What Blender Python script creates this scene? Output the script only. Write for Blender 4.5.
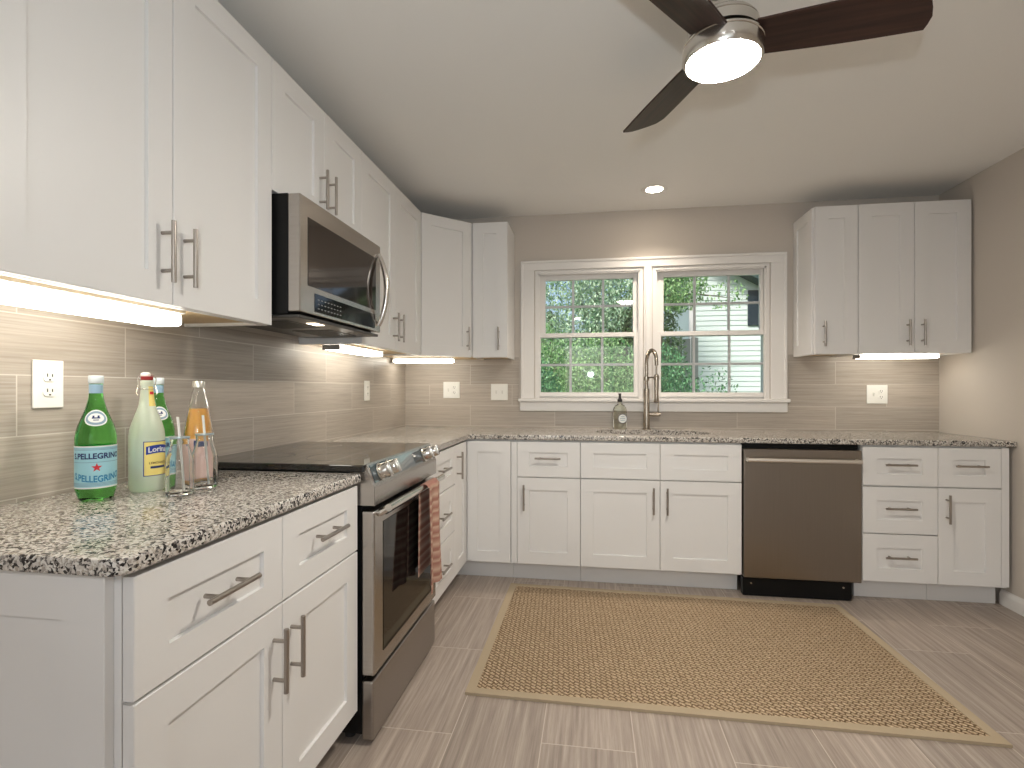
import bpy, bmesh, math, random
from mathutils import Vector, Matrix, Euler

# ------------------------------------------------------------------ reset
for o in list(bpy.data.objects):
    bpy.data.objects.remove(o, do_unlink=True)
C = bpy.context.scene.collection
R = math.radians
PI = math.pi

# ------------------------------------------------------------------ camera
cam_d = bpy.data.cameras.new('camera')
cam = bpy.data.objects.new('camera', cam_d)
C.objects.link(cam)
cam_d.sensor_width = 36
cam_d.lens = 525.1 / 1024 * 36
cam_d.shift_y = 5.6 / 1024
cam_d.clip_start = 0.02
cam_d.clip_end = 200
cam.location = (1.405, -3.8311, 1.1918)
cam.rotation_euler = (PI / 2, 0, 0.1506)
bpy.context.scene.camera = cam

# ------------------------------------------------------------------ view
vs = bpy.context.scene.view_settings
vs.view_transform = 'Standard'
try:
    vs.look = 'None'
except Exception:
    pass
vs.gamma = 1
vs.use_curve_mapping = False
vs.exposure = 0.17

# ------------------------------------------------------------------ world
w = bpy.data.worlds.new('sky')
bpy.context.scene.world = w
w.use_nodes = True
wn = w.node_tree.nodes
wl = w.node_tree.links
wn.clear()
sky = wn.new('ShaderNodeTexSky')
sky.sky_type = 'NISHITA'
sky.sun_disc = False
sky.sun_elevation = R(50)
sky.sun_rotation = R(200)
sky.air_density = 1.0
sky.dust_density = 3.0
bg = wn.new('ShaderNodeBackground')
bg.inputs['Strength'].default_value = 0.20
wo = wn.new('ShaderNodeOutputWorld')
wl.new(sky.outputs[0], bg.inputs['Color'])
wl.new(bg.outputs[0], wo.inputs['Surface'])


def area(name, loc, rot, size, power, col, size_y=None, spread=None):
    d = bpy.data.lights.new(name, 'AREA')
    d.energy = power
    d.color = col
    d.size = size
    if size_y:
        d.shape = 'RECTANGLE'
        d.size_y = size_y
    if spread:
        d.spread = spread
    o = bpy.data.objects.new(name, d)
    C.objects.link(o)
    o.location = loc
    o.rotation_euler = rot
    return o


SUN = bpy.data.lights.new('sun', 'SUN')
SUN.energy = 2.6
SUN.angle = R(12)
SUN.color = (1.0, 0.97, 0.9)
so = bpy.data.objects.new('sun', SUN)
C.objects.link(so)
so.rotation_euler = (R(42), R(-18), 0)
# cool fill light set at an added, unseen patio door behind the camera
area('rear_daylight_fill', (1.80, -6.95, 1.10), (R(90), 0, 0), 1.86, 10, (0.84, 0.93, 1.0), 1.95)
# photographer's flash
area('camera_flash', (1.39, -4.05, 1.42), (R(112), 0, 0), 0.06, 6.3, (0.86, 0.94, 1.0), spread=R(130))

# ------------------------------------------------------------------ materials
def new_mat(name):
    m = bpy.data.materials.new(name)
    m.use_nodes = True
    n = m.node_tree.nodes
    l = m.node_tree.links
    b = n['Principled BSDF']
    return m, n, l, b


def simple(name, col, rough=0.5, metal=0.0, bump=0.0, bscale=60, vary=0.0, coat=0.0, spec=None):
    m, n, l, b = new_mat(name)
    b.inputs['Base Color'].default_value = (*col, 1)
    b.inputs['Roughness'].default_value = rough
    b.inputs['Metallic'].default_value = metal
    if coat:
        b.inputs['Coat Weight'].default_value = coat
        b.inputs['Coat Roughness'].default_value = 0.08
    if spec is not None:
        b.inputs['Specular IOR Level'].default_value = spec
    tc = n.new('ShaderNodeTexCoord')
    no = n.new('ShaderNodeTexNoise')
    no.inputs['Scale'].default_value = bscale
    no.inputs['Detail'].default_value = 4
    l.new(tc.outputs['Object'], no.inputs['Vector'])
    if vary:
        mx = n.new('ShaderNodeMix')
        mx.data_type = 'RGBA'
        mx.inputs[6].default_value = (*[c * (1 - vary) for c in col], 1)
        mx.inputs[7].default_value = (*[min(1, c * (1 + vary)) for c in col], 1)
        l.new(no.outputs['Fac'], mx.inputs[0])
        l.new(mx.outputs[2], b.inputs['Base Color'])
    if bump:
        bp = n.new('ShaderNodeBump')
        bp.inputs['Strength'].default_value = bump
        bp.inputs['Distance'].default_value = 0.002
        l.new(no.outputs['Fac'], bp.inputs['Height'])
        l.new(bp.outputs[0], b.inputs['Normal'])
    return m


def emis(name, col, strength):
    m, n, l, b = new_mat(name)
    b.inputs['Base Color'].default_value = (0.9, 0.9, 0.88, 1)
    b.inputs['Emission Color'].default_value = (*col, 1)
    b.inputs['Emission Strength'].default_value = strength
    return m


def glass(name, col, ior=1.45, rough=0.0):
    m, n, l, b = new_mat(name)
    b.inputs['Base Color'].default_value = (*col, 1)
    b.inputs['Roughness'].default_value = rough
    b.inputs['IOR'].default_value = ior
    b.inputs['Transmission Weight'].default_value = 1
    return m


def brushed(name, col, rough, axis=0, scale=220, amt=0.12, metal=1.0):
    """brushed metal: fine streaks running along axis"""
    m, n, l, b = new_mat(name)
    tc = n.new('ShaderNodeTexCoord')
    mp = n.new('ShaderNodeMapping')
    s = [scale] * 3
    s[axis] = 2.0
    mp.inputs['Scale'].default_value = s
    no = n.new('ShaderNodeTexNoise')
    no.inputs['Scale'].default_value = 2
    no.inputs['Detail'].default_value = 3
    l.new(tc.outputs['Object'], mp.inputs['Vector'])
    l.new(mp.outputs[0], no.inputs['Vector'])
    mx = n.new('ShaderNodeMix')
    mx.data_type = 'RGBA'
    mx.inputs[6].default_value = (*[c * (1 - amt) for c in col], 1)
    mx.inputs[7].default_value = (*[c * (1 + amt) for c in col], 1)
    l.new(no.outputs['Fac'], mx.inputs[0])
    l.new(mx.outputs[2], b.inputs['Base Color'])
    b.inputs['Metallic'].default_value = metal
    b.inputs['Roughness'].default_value = rough
    bp = n.new('ShaderNodeBump')
    bp.inputs['Strength'].default_value = 0.08
    bp.inputs['Distance'].default_value = 0.0005
    l.new(no.outputs['Fac'], bp.inputs['Height'])
    l.new(bp.outputs[0], b.inputs['Normal'])
    return m


def ramp(n, stops, interp='LINEAR'):
    r = n.new('ShaderNodeValToRGB')
    cr = r.color_ramp
    cr.interpolation = interp
    while len(cr.elements) > 1:
        cr.elements.remove(cr.elements[0])
    cr.elements[0].position = stops[0][0]
    cr.elements[0].color = (*stops[0][1], 1)
    for p, c in stops[1:]:
        e = cr.elements.new(p)
        e.color = (*c, 1)
    return r


def granite_mat():
    m, n, l, b = new_mat('speckled_granite')
    tc = n.new('ShaderNodeTexCoord')
    wob = n.new('ShaderNodeTexNoise')
    wob.inputs['Scale'].default_value = 90
    wob.inputs['Detail'].default_value = 3
    l.new(tc.outputs['Object'], wob.inputs['Vector'])
    ad = n.new('ShaderNodeVectorMath')
    ad.operation = 'MULTIPLY_ADD'
    l.new(wob.outputs['Color'], ad.inputs[0])
    ad.inputs[1].default_value = (0.012, 0.012, 0.012)
    l.new(tc.outputs['Object'], ad.inputs[2])
    vo = n.new('ShaderNodeTexVoronoi')
    vo.inputs['Scale'].default_value = 215
    l.new(ad.outputs[0], vo.inputs['Vector'])
    sp = n.new('ShaderNodeSeparateColor')
    l.new(vo.outputs['Color'], sp.inputs[0])
    cl = n.new('ShaderNodeTexNoise')
    cl.inputs['Scale'].default_value = 55
    cl.inputs['Detail'].default_value = 2
    l.new(tc.outputs['Object'], cl.inputs['Vector'])
    mm = n.new('ShaderNodeMath')
    mm.operation = 'MULTIPLY_ADD'
    l.new(cl.outputs['Fac'], mm.inputs[0])
    mm.inputs[1].default_value = 0.9
    sb = n.new('ShaderNodeMath')
    sb.operation = 'SUBTRACT'
    l.new(sp.outputs[0], sb.inputs[0])
    sb.inputs[1].default_value = 0.45
    l.new(sb.outputs[0], mm.inputs[2])
    r = ramp(n, [(0.0, (0.015, 0.014, 0.014)), (0.13, (0.05, 0.045, 0.042)), (0.22, (0.17, 0.155, 0.145)),
                 (0.33, (0.38, 0.345, 0.31)), (0.46, (0.58, 0.54, 0.49)), (0.64, (0.70, 0.67, 0.62)),
                 (0.88, (0.45, 0.40, 0.34))], 'CONSTANT')
    l.new(mm.outputs[0], r.inputs[0])
    l.new(r.outputs[0], b.inputs['Base Color'])
    b.inputs['Roughness'].default_value = 0.16
    b.inputs['Specular IOR Level'].default_value = 0.55
    return m


def tile_mat(name, horiz, u0, v0, bw, bh, cols, mortar, streak, rough, msize=0.0016, vert_is_z=True):
    """stone look tile: brick layout, fine streaks along the brick's length.
    horiz: index of the coordinate running along the brick, vert: the other"""
    m, n, l, b = new_mat(name)
    tc = n.new('ShaderNodeTexCoord')
    sx = n.new('ShaderNodeSeparateXYZ')
    l.new(tc.outputs['Object'], sx.inputs[0])
    cu = n.new('ShaderNodeMath'); cu.operation = 'SUBTRACT'
    cv = n.new('ShaderNodeMath'); cv.operation = 'SUBTRACT'
    l.new(sx.outputs[horiz], cu.inputs[0])
    l.new(sx.outputs[2 if vert_is_z else 1 - horiz], cv.inputs[0])
    cu.inputs[1].default_value = u0
    cv.inputs[1].default_value = v0
    cb = n.new('ShaderNodeCombineXYZ')
    l.new(cu.outputs[0], cb.inputs[0])
    l.new(cv.outputs[0], cb.inputs[1])
    br = n.new('ShaderNodeTexBrick')
    br.offset = 0.5
    br.offset_frequency = 2
    br.inputs['Scale'].default_value = 1
    br.inputs['Mortar Size'].default_value = msize
    br.inputs['Mortar Smooth'].default_value = 0.1
    br.inputs['Bias'].default_value = 0
    br.inputs['Brick Width'].default_value = bw
    br.inputs['Row Height'].default_value = bh
    br.inputs['Color1'].default_value = (0, 0, 0, 1)
    br.inputs['Color2'].default_value = (1, 1, 1, 1)
    l.new(cb.outputs[0], br.inputs['Vector'])
    # streaks (shifted per tile)
    mp = n.new('ShaderNodeVectorMath'); mp.operation = 'MULTIPLY_ADD'
    l.new(cb.outputs[0], mp.inputs[0])
    mp.inputs[1].default_value = (streak[0], streak[1], 1)
    sh = n.new('ShaderNodeVectorMath'); sh.operation = 'SCALE'
    l.new(br.outputs['Color'], sh.inputs[0]); sh.inputs['Scale'].default_value = 37
    l.new(sh.outputs[0], mp.inputs[2])
    n1 = n.new('ShaderNodeTexNoise')
    n1.inputs['Scale'].default_value = 1
    n1.inputs['Detail'].default_value = 6
    n1.inputs['Roughness'].default_value = 0.72
    l.new(mp.outputs[0], n1.inputs['Vector'])
    r = ramp(n, [(0.28, cols[0]), (0.5, cols[1]), (0.72, cols[2])])
    l.new(n1.outputs['Fac'], r.inputs[0])
    # per tile tint
    tn = n.new('ShaderNodeMix'); tn.data_type = 'RGBA'; tn.blend_type = 'MULTIPLY'
    tn.inputs[0].default_value = 1
    l.new(r.outputs[0], tn.inputs[6])
    tr = ramp(n, [(0, (0.9, 0.9, 0.9)), (1, (1.06, 1.05, 1.04))])
    l.new(br.outputs['Color'], tr.inputs[0])
    l.new(tr.outputs[0], tn.inputs[7])
    mx = n.new('ShaderNodeMix'); mx.data_type = 'RGBA'
    l.new(br.outputs['Fac'], mx.inputs[0])
    l.new(tn.outputs[2], mx.inputs[6])
    mx.inputs[7].default_value = (*mortar, 1)
    l.new(mx.outputs[2], b.inputs['Base Color'])
    b.inputs['Roughness'].default_value = rough
    iv = n.new('ShaderNodeMath'); iv.operation = 'MULTIPLY_ADD'
    l.new(br.outputs['Fac'], iv.inputs[0]); iv.inputs[1].default_value = -1.5
    l.new(n1.outputs['Fac'], iv.inputs[2])
    bp = n.new('ShaderNodeBump')
    bp.inputs['Strength'].default_value = 0.25
    bp.inputs['Distance'].default_value = 0.001
    l.new(iv.outputs[0], bp.inputs['Height'])
    l.new(bp.outputs[0], b.inputs['Normal'])
    return m


def rug_mat():
    m, n, l, b = new_mat('woven_sisal')
    tc = n.new('ShaderNodeTexCoord')
    mp = n.new('ShaderNodeMapping')
    mp.inputs['Rotation'].default_value = (0, 0, R(38))
    mp.inputs['Scale'].default_value = (1, 1, 1)
    l.new(tc.outputs['Object'], mp.inputs['Vector'])
    br = n.new('ShaderNodeTexBrick')
    br.offset = 0.5
    br.inputs['Scale'].default_value = 1
    br.inputs['Brick Width'].default_value = 0.029
    br.inputs['Row Height'].default_value = 0.0165
    br.inputs['Mortar Size'].default_value = 0.0046
    br.inputs['Mortar Smooth'].default_value = 1.0
    br.inputs['Color1'].default_value = (0.0, 0.0, 0.0, 1)
    br.inputs['Color2'].default_value = (1, 1, 1, 1)
    dn = n.new('ShaderNodeTexNoise')
    dn.inputs['Scale'].default_value = 45
    l.new(tc.outputs['Object'], dn.inputs['Vector'])
    dm = n.new('ShaderNodeVectorMath'); dm.operation = 'MULTIPLY_ADD'
    l.new(dn.outputs['Color'], dm.inputs[0])
    dm.inputs[1].default_value = (0.016, 0.016, 0)
    l.new(mp.outputs[0], dm.inputs[2])
    l.new(dm.outputs[0], br.inputs['Vector'])
    no = n.new('ShaderNodeTexNoise')
    no.inputs['Scale'].default_value = 120
    no.inputs['Detail'].default_value = 4
    l.new(tc.outputs['Object'], no.inputs['Vector'])
    r = ramp(n, [(0.3, (0.40, 0.285, 0.175)), (0.5, (0.53, 0.40, 0.265)), (0.7, (0.70, 0.56, 0.40))])
    l.new(no.outputs['Fac'], r.inputs[0])
    mx = n.new('ShaderNodeMix'); mx.data_type = 'RGBA'
    l.new(br.outputs['Fac'], mx.inputs[0])
    l.new(r.outputs[0], mx.inputs[6])
    mx.inputs[7].default_value = (0.17, 0.11, 0.06, 1)
    l.new(mx.outputs[2], b.inputs['Base Color'])
    b.inputs['Roughness'].default_value = 0.95
    b.inputs['Specular IOR Level'].default_value = 0.1
    iv = n.new('ShaderNodeMath'); iv.operation = 'MULTIPLY_ADD'
    l.new(br.outputs['Fac'], iv.inputs[0]); iv.inputs[1].default_value = -1
    l.new(no.outputs['Fac'], iv.inputs[2])
    bp = n.new('ShaderNodeBump')
    bp.inputs['Strength'].default_value = 0.9
    bp.inputs['Distance'].default_value = 0.006
    l.new(iv.outputs[0], bp.inputs['Height'])
    l.new(bp.outputs[0], b.inputs['Normal'])
    return m


def wood_mat(name, c0, c1, axis=0, rough=0.35):
    m, n, l, b = new_mat(name)
    tc = n.new('ShaderNodeTexCoord')
    mp = n.new('ShaderNodeMapping')
    s = [60, 60, 60]
    s[axis] = 3
    mp.inputs['Scale'].default_value = s
    l.new(tc.outputs['Object'], mp.inputs['Vector'])
    no = n.new('ShaderNodeTexNoise')
    no.inputs['Scale'].default_value = 1
    no.inputs['Detail'].default_value = 5
    l.new(mp.outputs[0], no.inputs['Vector'])
    r = ramp(n, [(0.3, c0), (0.7, c1)])
    l.new(no.outputs['Fac'], r.inputs[0])
    l.new(r.outputs[0], b.inputs['Base Color'])
    b.inputs['Roughness'].default_value = rough
    return m


def towel_mat():
    m, n, l, b = new_mat('striped_towel')
    tc = n.new('ShaderNodeTexCoord')
    sx = n.new('ShaderNodeSeparateXYZ')
    l.new(tc.outputs['Object'], sx.inputs[0])
    md = n.new('ShaderNodeMath'); md.operation = 'FRACT'
    ml = n.new('ShaderNodeMath'); ml.operation = 'MULTIPLY'
    l.new(sx.outputs[2], ml.inputs[0]); ml.inputs[1].default_value = 1 / 0.105
    l.new(ml.outputs[0], md.inputs[0])
    a = (0.33, 0.15, 0.115); c = (0.54, 0.38, 0.28); d = (0.42, 0.235, 0.18)
    r = ramp(n, [(0, a), (0.16, c), (0.3, d), (0.42, a), (0.5, c), (0.62, a), (0.74, d), (0.86, c), (0.92, a)])
    l.new(md.outputs[0], r.inputs[0])
    l.new(r.outputs[0], b.inputs['Base Color'])
    b.inputs['Roughness'].default_value = 0.95
    no = n.new('ShaderNodeTexNoise'); no.inputs['Scale'].default_value = 500
    l.new(tc.outputs['Object'], no.inputs['Vector'])
    bp = n.new('ShaderNodeBump'); bp.inputs['Strength'].default_value = 0.5; bp.inputs['Distance'].default_value = 0.002
    l.new(no.outputs['Fac'], bp.inputs['Height']); l.new(bp.outputs[0], b.inputs['Normal'])
    return m


def leaf_mat(name, c0, c1):
    m, n, l, b = new_mat(name)
    tc = n.new('ShaderNodeTexCoord')
    no = n.new('ShaderNodeTexNoise')
    no.inputs['Scale'].default_value = 16
    no.inputs['Detail'].default_value = 3
    l.new(tc.outputs['Object'], no.inputs['Vector'])
    r = ramp(n, [(0.35, c0), (0.65, c1)])
    l.new(no.outputs['Fac'], r.inputs[0])
    l.new(r.outputs[0], b.inputs['Base Color'])
    b.inputs['Roughness'].default_value = 0.5
    return m


M = {}
M['cab'] = simple('white_cabinet_paint', (0.80, 0.79, 0.775), 0.38, vary=0.01, bscale=3)
M['wood_under'] = wood_mat('maple_underside', (0.62, 0.45, 0.25), (0.72, 0.55, 0.33), 1, 0.5)
M['wall'] = simple('greige_wall_paint', (0.60, 0.545, 0.485), 0.85, bump=0.1, bscale=250, vary=0.01)
M['ceil'] = simple('ceiling_paint', (0.90, 0.89, 0.86), 0.9, bump=0.08, bscale=200, vary=0.01)
M['trim'] = simple('white_trim_paint', (0.82, 0.80, 0.77), 0.4, vary=0.01, bscale=5)
M['granite'] = granite_mat()
TC = [(0.33, 0.285, 0.24), (0.44, 0.39, 0.335), (0.53, 0.48, 0.42)]
M['tile_l'] = tile_mat('backsplash_tile_left', 1, -2.735, 0.012, 0.61, 0.152, TC, (0.62, 0.58, 0.52), (3.0, 150), 0.35)
M['tile_b'] = tile_mat('backsplash_tile_back', 0, 2.715, 0.012, 0.63, 0.152, TC, (0.62, 0.58, 0.52), (3.0, 150), 0.35)
FC = [(0.24, 0.195, 0.163), (0.37, 0.308, 0.262), (0.52, 0.45, 0.39)]
M['floor'] = tile_mat('floor_tile', 1, -1.475, 0.307 - 0.62 * 4, 0.59, 0.31, FC, (0.56, 0.49, 0.42), (2.0, 60), 0.42,
                      0.0018, False)
M['steel'] = brushed('stainless_steel', (0.46, 0.43, 0.40), 0.27, 1)
M['steel_v'] = brushed('stainless_steel_upright', (0.46, 0.43, 0.40), 0.27, 2)
M['steel_dw'] = brushed('dishwasher_steel', (0.30, 0.265, 0.23), 0.30, 2, 160, 0.06)
M['bar'] = simple('satin_bar_steel', (0.85, 0.80, 0.74), 0.38, 0.9)
M['steel_dark'] = brushed('dark_stainless', (0.36, 0.335, 0.31), 0.3, 1)
M['nickel'] = brushed('brushed_nickel', (0.40, 0.365, 0.33), 0.3, 2, 300)
M['nickel_b'] = simple('polished_nickel', (0.70, 0.67, 0.62), 0.2, 1.0)
M['faucet'] = simple('faucet_nickel', (0.42, 0.37, 0.31), 0.27, 1.0)
M['blackglass'] = simple('black_ceramic_glass', (0.010, 0.009, 0.009), 0.04, 0, spec=0.7, coat=0.15)
M['ovenglass'] = simple('oven_door_glass', (0.012, 0.010, 0.009), 0.06, spec=0.35)
M['hood'] = simple('dark_grey_metal', (0.09, 0.085, 0.08), 0.4, 0.6)
M['black'] = simple('black_enamel', (0.006, 0.006, 0.006), 0.4, spec=0.2)
M['blackp'] = simple('black_plastic', (0.02, 0.02, 0.02), 0.5)
M['white_pl'] = simple('white_plastic', (0.86, 0.85, 0.80), 0.3)
M['slot'] = simple('socket_slot', (0.05, 0.045, 0.04), 0.6)
M['walnut'] = wood_mat('dark_walnut_blade', (0.016, 0.007, 0.005), (0.055, 0.022, 0.015), 0, 0.5)
M['rug'] = rug_mat()
M['rug_b'] = simple('rug_border_cloth', (0.43, 0.345, 0.235), 0.9, bump=0.4, bscale=600, vary=0.08)
M['towel'] = towel_mat()
M['dome'] = emis('fan_lamp_glow', (1.0, 0.94, 0.84), 200)
M['recess'] = emis('downlight_glow', (1.0, 0.86, 0.68), 40)
M['ucl'] = emis('undercabinet_lens_glow', (1.0, 0.95, 0.84), 9)
M['ucl_dim'] = emis('hood_lamp_glow', (1.0, 0.84, 0.6), 6)
M['pane'] = None
m, n, l, b = new_mat('window_glass')
tr = n.new('ShaderNodeBsdfTransparent')
gl = n.new('ShaderNodeBsdfGlossy'); gl.inputs['Roughness'].default_value = 0.02
fr = n.new('ShaderNodeFresnel'); fr.inputs['IOR'].default_value = 1.5
ms = n.new('ShaderNodeMixShader')
l.new(fr.outputs[0], ms.inputs[0]); l.new(tr.outputs[0], ms.inputs[1]); l.new(gl.outputs[0], ms.inputs[2])
l.new(ms.outputs[0], n['Material Output'].inputs['Surface'])
M['pane'] = m
M['green_pet'] = glass('green_bottle_plastic', (0.20, 0.74, 0.17), 1.34)
M['clear'] = glass('clear_glass', (0.98, 0.99, 0.985), 1.45)
M['lemon'] = glass('cloudy_lemonade', (0.92, 0.98, 0.82), 1.34, 0.30)
M['lemon'].node_tree.nodes['Principled BSDF'].inputs['Transmission Weight'].default_value = 0.55
M['lemon_neck'] = glass('lemonade_bottle_neck', (0.90, 0.95, 0.90), 1.2, 0.05)
m = simple('orange_juice', (1.0, 0.50, 0.11), 0.12)
M['juice'] = m
M['soap'] = glass('soap_bottle_glass', (0.98, 0.99, 0.90), 1.3, 0.1)
M['lbl_blue'] = simple('pale_blue_label', (0.34, 0.62, 0.70), 0.45)
M['lbl_white'] = simple('white_label', (0.78, 0.80, 0.78), 0.45)
M['lbl_pink'] = simple('pink_label', (0.72, 0.50, 0.46), 0.45)
M['lbl_yellow'] = simple('yellow_label', (0.88, 0.72, 0.22), 0.45)
M['ink_navy'] = simple('navy_ink', (0.01, 0.025, 0.12), 0.5)
M['ink_blue'] = simple('blue_ink', (0.02, 0.22, 0.42), 0.5)
M['ink_royal'] = simple('royal_blue_ink', (0.012, 0.04, 0.30), 0.5)
M['ink_red'] = simple('red_ink', (0.60, 0.02, 0.03), 0.5)
M['ink_grey'] = simple('grey_blue_ink', (0.22, 0.33, 0.42), 0.5)
M['cap_white'] = simple('pale_blue_cap', (0.66, 0.72, 0.74), 0.4)
M['cap_grey'] = simple('grey_plastic', (0.28, 0.26, 0.24), 0.5)
M['rubber'] = simple('red_rubber', (0.30, 0.02, 0.02), 0.5)
M['lid'] = simple('pale_metal_lid', (0.45, 0.55, 0.60), 0.3, 0.6)
M['siding'] = simple('mint_white_siding', (0.66, 0.76, 0.71), 0.6, vary=0.03, bscale=4)
M['shutter'] = simple('dark_slate_shutter', (0.010, 0.028, 0.04), 0.5)
M['soffit'] = simple('dark_green_soffit', (0.02, 0.055, 0.05), 0.6)
M['roof'] = simple('grey_shingle', (0.10, 0.10, 0.10), 0.9, bump=0.5, bscale=30)
M['lawn'] = simple('lawn_green', (0.10, 0.20, 0.05), 0.95, bump=0.6, bscale=25, vary=0.3)
M['bark'] = simple('grey_bark', (0.16, 0.13, 0.10), 0.9, bump=0.7, bscale=30, vary=0.2)
M['fence'] = simple('weathered_fence_boards', (0.34, 0.36, 0.33), 0.85, vary=0.15, bscale=6)
M['leaf_a'] = leaf_mat('bright_green_leaves', (0.05, 0.20, 0.05), (0.45, 0.68, 0.30))
M['leaf_b'] = leaf_mat('deep_green_leaves', (0.01, 0.09, 0.04), (0.22, 0.48, 0.22))
M['leaf_c'] = leaf_mat('olive_green_leaves', (0.05, 0.14, 0.04), (0.42, 0.56, 0.28))
M['leaf_d'] = leaf_mat('pale_green_leaves', (0.10, 0.28, 0.12), (0.70, 0.86, 0.62))

# ------------------------------------------------------------------ mesh helpers
def box(bm, x0, x1, y0, y1, z0, z1, bev=0.0, seg=2):
    g = bmesh.ops.create_cube(bm, size=1)
    vsx = g['verts']
    for v in vsx:
        v.co = Vector(((x0 + x1) / 2 + v.co.x * (x1 - x0), (y0 + y1) / 2 + v.co.y * (y1 - y0),
                       (z0 + z1) / 2 + v.co.z * (z1 - z0)))
    if bev:
        es = list({e for v in vsx for e in v.link_edges})
        bmesh.ops.bevel(bm, geom=es, offset=bev, segments=seg, affect='EDGES', profile=0.5)
    return bm


def prism(bm, pts, z0, z1, bev=0.0):
    lo = [bm.verts.new((x, y, z0)) for x, y in pts]
    hi = [bm.verts.new((x, y, z1)) for x, y in pts]
    fs = [bm.faces.new(lo[::-1]), bm.faces.new(hi)]
    k = len(pts)
    for i in range(k):
        fs.append(bm.faces.new((lo[i], lo[(i + 1) % k], hi[(i + 1) % k], hi[i])))
    if bev:
        es = [e for e in fs[0].edges] + [e for e in fs[1].edges]
        bmesh.ops.bevel(bm, geom=es, offset=bev, segments=3, affect='EDGES', profile=0.5)
    return bm


def lathe(bm, prof, n=48, cx=0, cy=0, closed=False):
    """revolve (r,z) profile about z; r==0 ends closed by a pole"""
    rings = []
    for r, z in prof:
        if r < 1e-6:
            rings.append([bm.verts.new((cx, cy, z))])
        else:
            rings.append([bm.verts.new((cx + r * math.cos(2 * PI * i / n), cy + r * math.sin(2 * PI * i / n), z))
                          for i in range(n)])
    pairs = list(zip(rings[:-1], rings[1:]))
    if closed:
        pairs.append((rings[-1], rings[0]))
    for a, b2 in pairs:
        if len(a) == 1 and len(b2) == 1:
            continue
        for i in range(n):
            j = (i + 1) % n
            if len(a) == 1:
                bm.faces.new((a[0], b2[j], b2[i]))
            elif len(b2) == 1:
                bm.faces.new((a[i], a[j], b2[0]))
            else:
                bm.faces.new((a[i], a[j], b2[j], b2[i]))
    return bm


def tube(bm, pts, r, n=12, cap=True):
    """round tube along points; r number or list"""
    P = [Vector(p) for p in pts]
    rr = r if isinstance(r, (list, tuple)) else [r] * len(P)
    rings = []
    up = None
    for i, p in enumerate(P):
        t = (P[min(i + 1, len(P) - 1)] - P[max(i - 1, 0)]).normalized()
        if up is None:
            a = Vector((0, 0, 1)) if abs(t.z) < 0.9 else Vector((1, 0, 0))
            up = (a - t * a.dot(t)).normalized()
        else:
            up = (up - t * up.dot(t)).normalized()
        s = t.cross(up)
        rings.append([bm.verts.new(p + (up * math.cos(2 * PI * k / n) + s * math.sin(2 * PI * k / n)) * rr[i])
                      for k in range(n)])
    for a, b2 in zip(rings[:-1], rings[1:]):
        for i in range(n):
            j = (i + 1) % n
            bm.faces.new((a[i], a[j], b2[j], b2[i]))
    if cap:
        bm.faces.new(rings[0][::-1])
        bm.faces.new(rings[-1])
    return bm


def obj(name, bm, mat, parent=None, smooth=False, label=None, mtx=None):
    if mtx is not None:
        bm.transform(mtx)
    bmesh.ops.recalc_face_normals(bm, faces=bm.faces[:])
    me = bpy.data.meshes.new(name)
    bm.to_mesh(me)
    bm.free()
    me.materials.append(mat)
    if smooth:
        for p in me.polygons:
            p.use_smooth = True
        try:
            me.set_sharp_from_angle(angle=R(38))
        except Exception:
            pass
    o = bpy.data.objects.new(name, me)
    C.objects.link(o)
    if parent is not None:
        o.parent = parent
    if label:
        o['label'] = label
    return o


def thing(name, label, cat, loc=(0, 0, 0), rz=0, group=None):
    o = bpy.data.objects.new(name, None)
    o.empty_display_size = 0.05
    C.objects.link(o)
    o.location = loc
    o.rotation_euler = (0, 0, rz)
    o['label'] = label
    o['category'] = cat
    if group:
        o['group'] = group
    return o


def tag(o, label, cat, group=None):
    o['label'] = label
    o['category'] = cat
    if group:
        o['group'] = group
    return o


def struct(name, bm, mat, parent=None, **k):
    o = obj(name, bm, mat, parent, **k)
    if parent is None:
        o['kind'] = 'structure'
    return o


def dup(root, loc, rz=None, label=None):
    r = root.copy()
    C.objects.link(r)
    r.location = loc
    if rz is not None:
        r.rotation_euler = (0, 0, rz)
    if label:
        r['label'] = label
    for ch in list(root.children):
        c = ch.copy()
        C.objects.link(c)
        c.parent = r
        for g in ch.children:
            d = g.copy()
            C.objects.link(d)
            d.parent = c
    return r


def B():
    return bmesh.new()


def text_bm(s, size, bold=0.0, width=None):
    """flat text centred at origin in the local XZ plane, facing -Y"""
    cu = bpy.data.curves.new('lettering', 'FONT')
    cu.body = s
    cu.size = size
    cu.align_x = 'CENTER'
    cu.align_y = 'CENTER'
    cu.offset = bold
    cu.resolution_u = 3
    t = bpy.data.objects.new('lettering', cu)
    C.objects.link(t)
    bpy.context.view_layer.update()
    dg = bpy.context.evaluated_depsgraph_get()
    me = bpy.data.meshes.new_from_object(t.evaluated_get(dg))
    bm = bmesh.new()
    bm.from_mesh(me)
    bpy.data.objects.remove(t, do_unlink=True)
    bpy.data.meshes.remove(me)
    if width and bm.verts:
        xs = [v.co.x for v in bm.verts]
        k = width / (max(xs) - min(xs))
        c0 = (max(xs) + min(xs)) / 2
        for v in bm.verts:
            v.co.x = (v.co.x - c0) * k
    for v in bm.verts:
        v.co = Vector((v.co.x, 0, v.co.y))
    return bm


def flat_poly(bm, pts):
    """pts (x,z) polygon in XZ plane"""
    bm.faces.new([bm.verts.new((x, 0, z)) for x, z in pts])
    return bm


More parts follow.
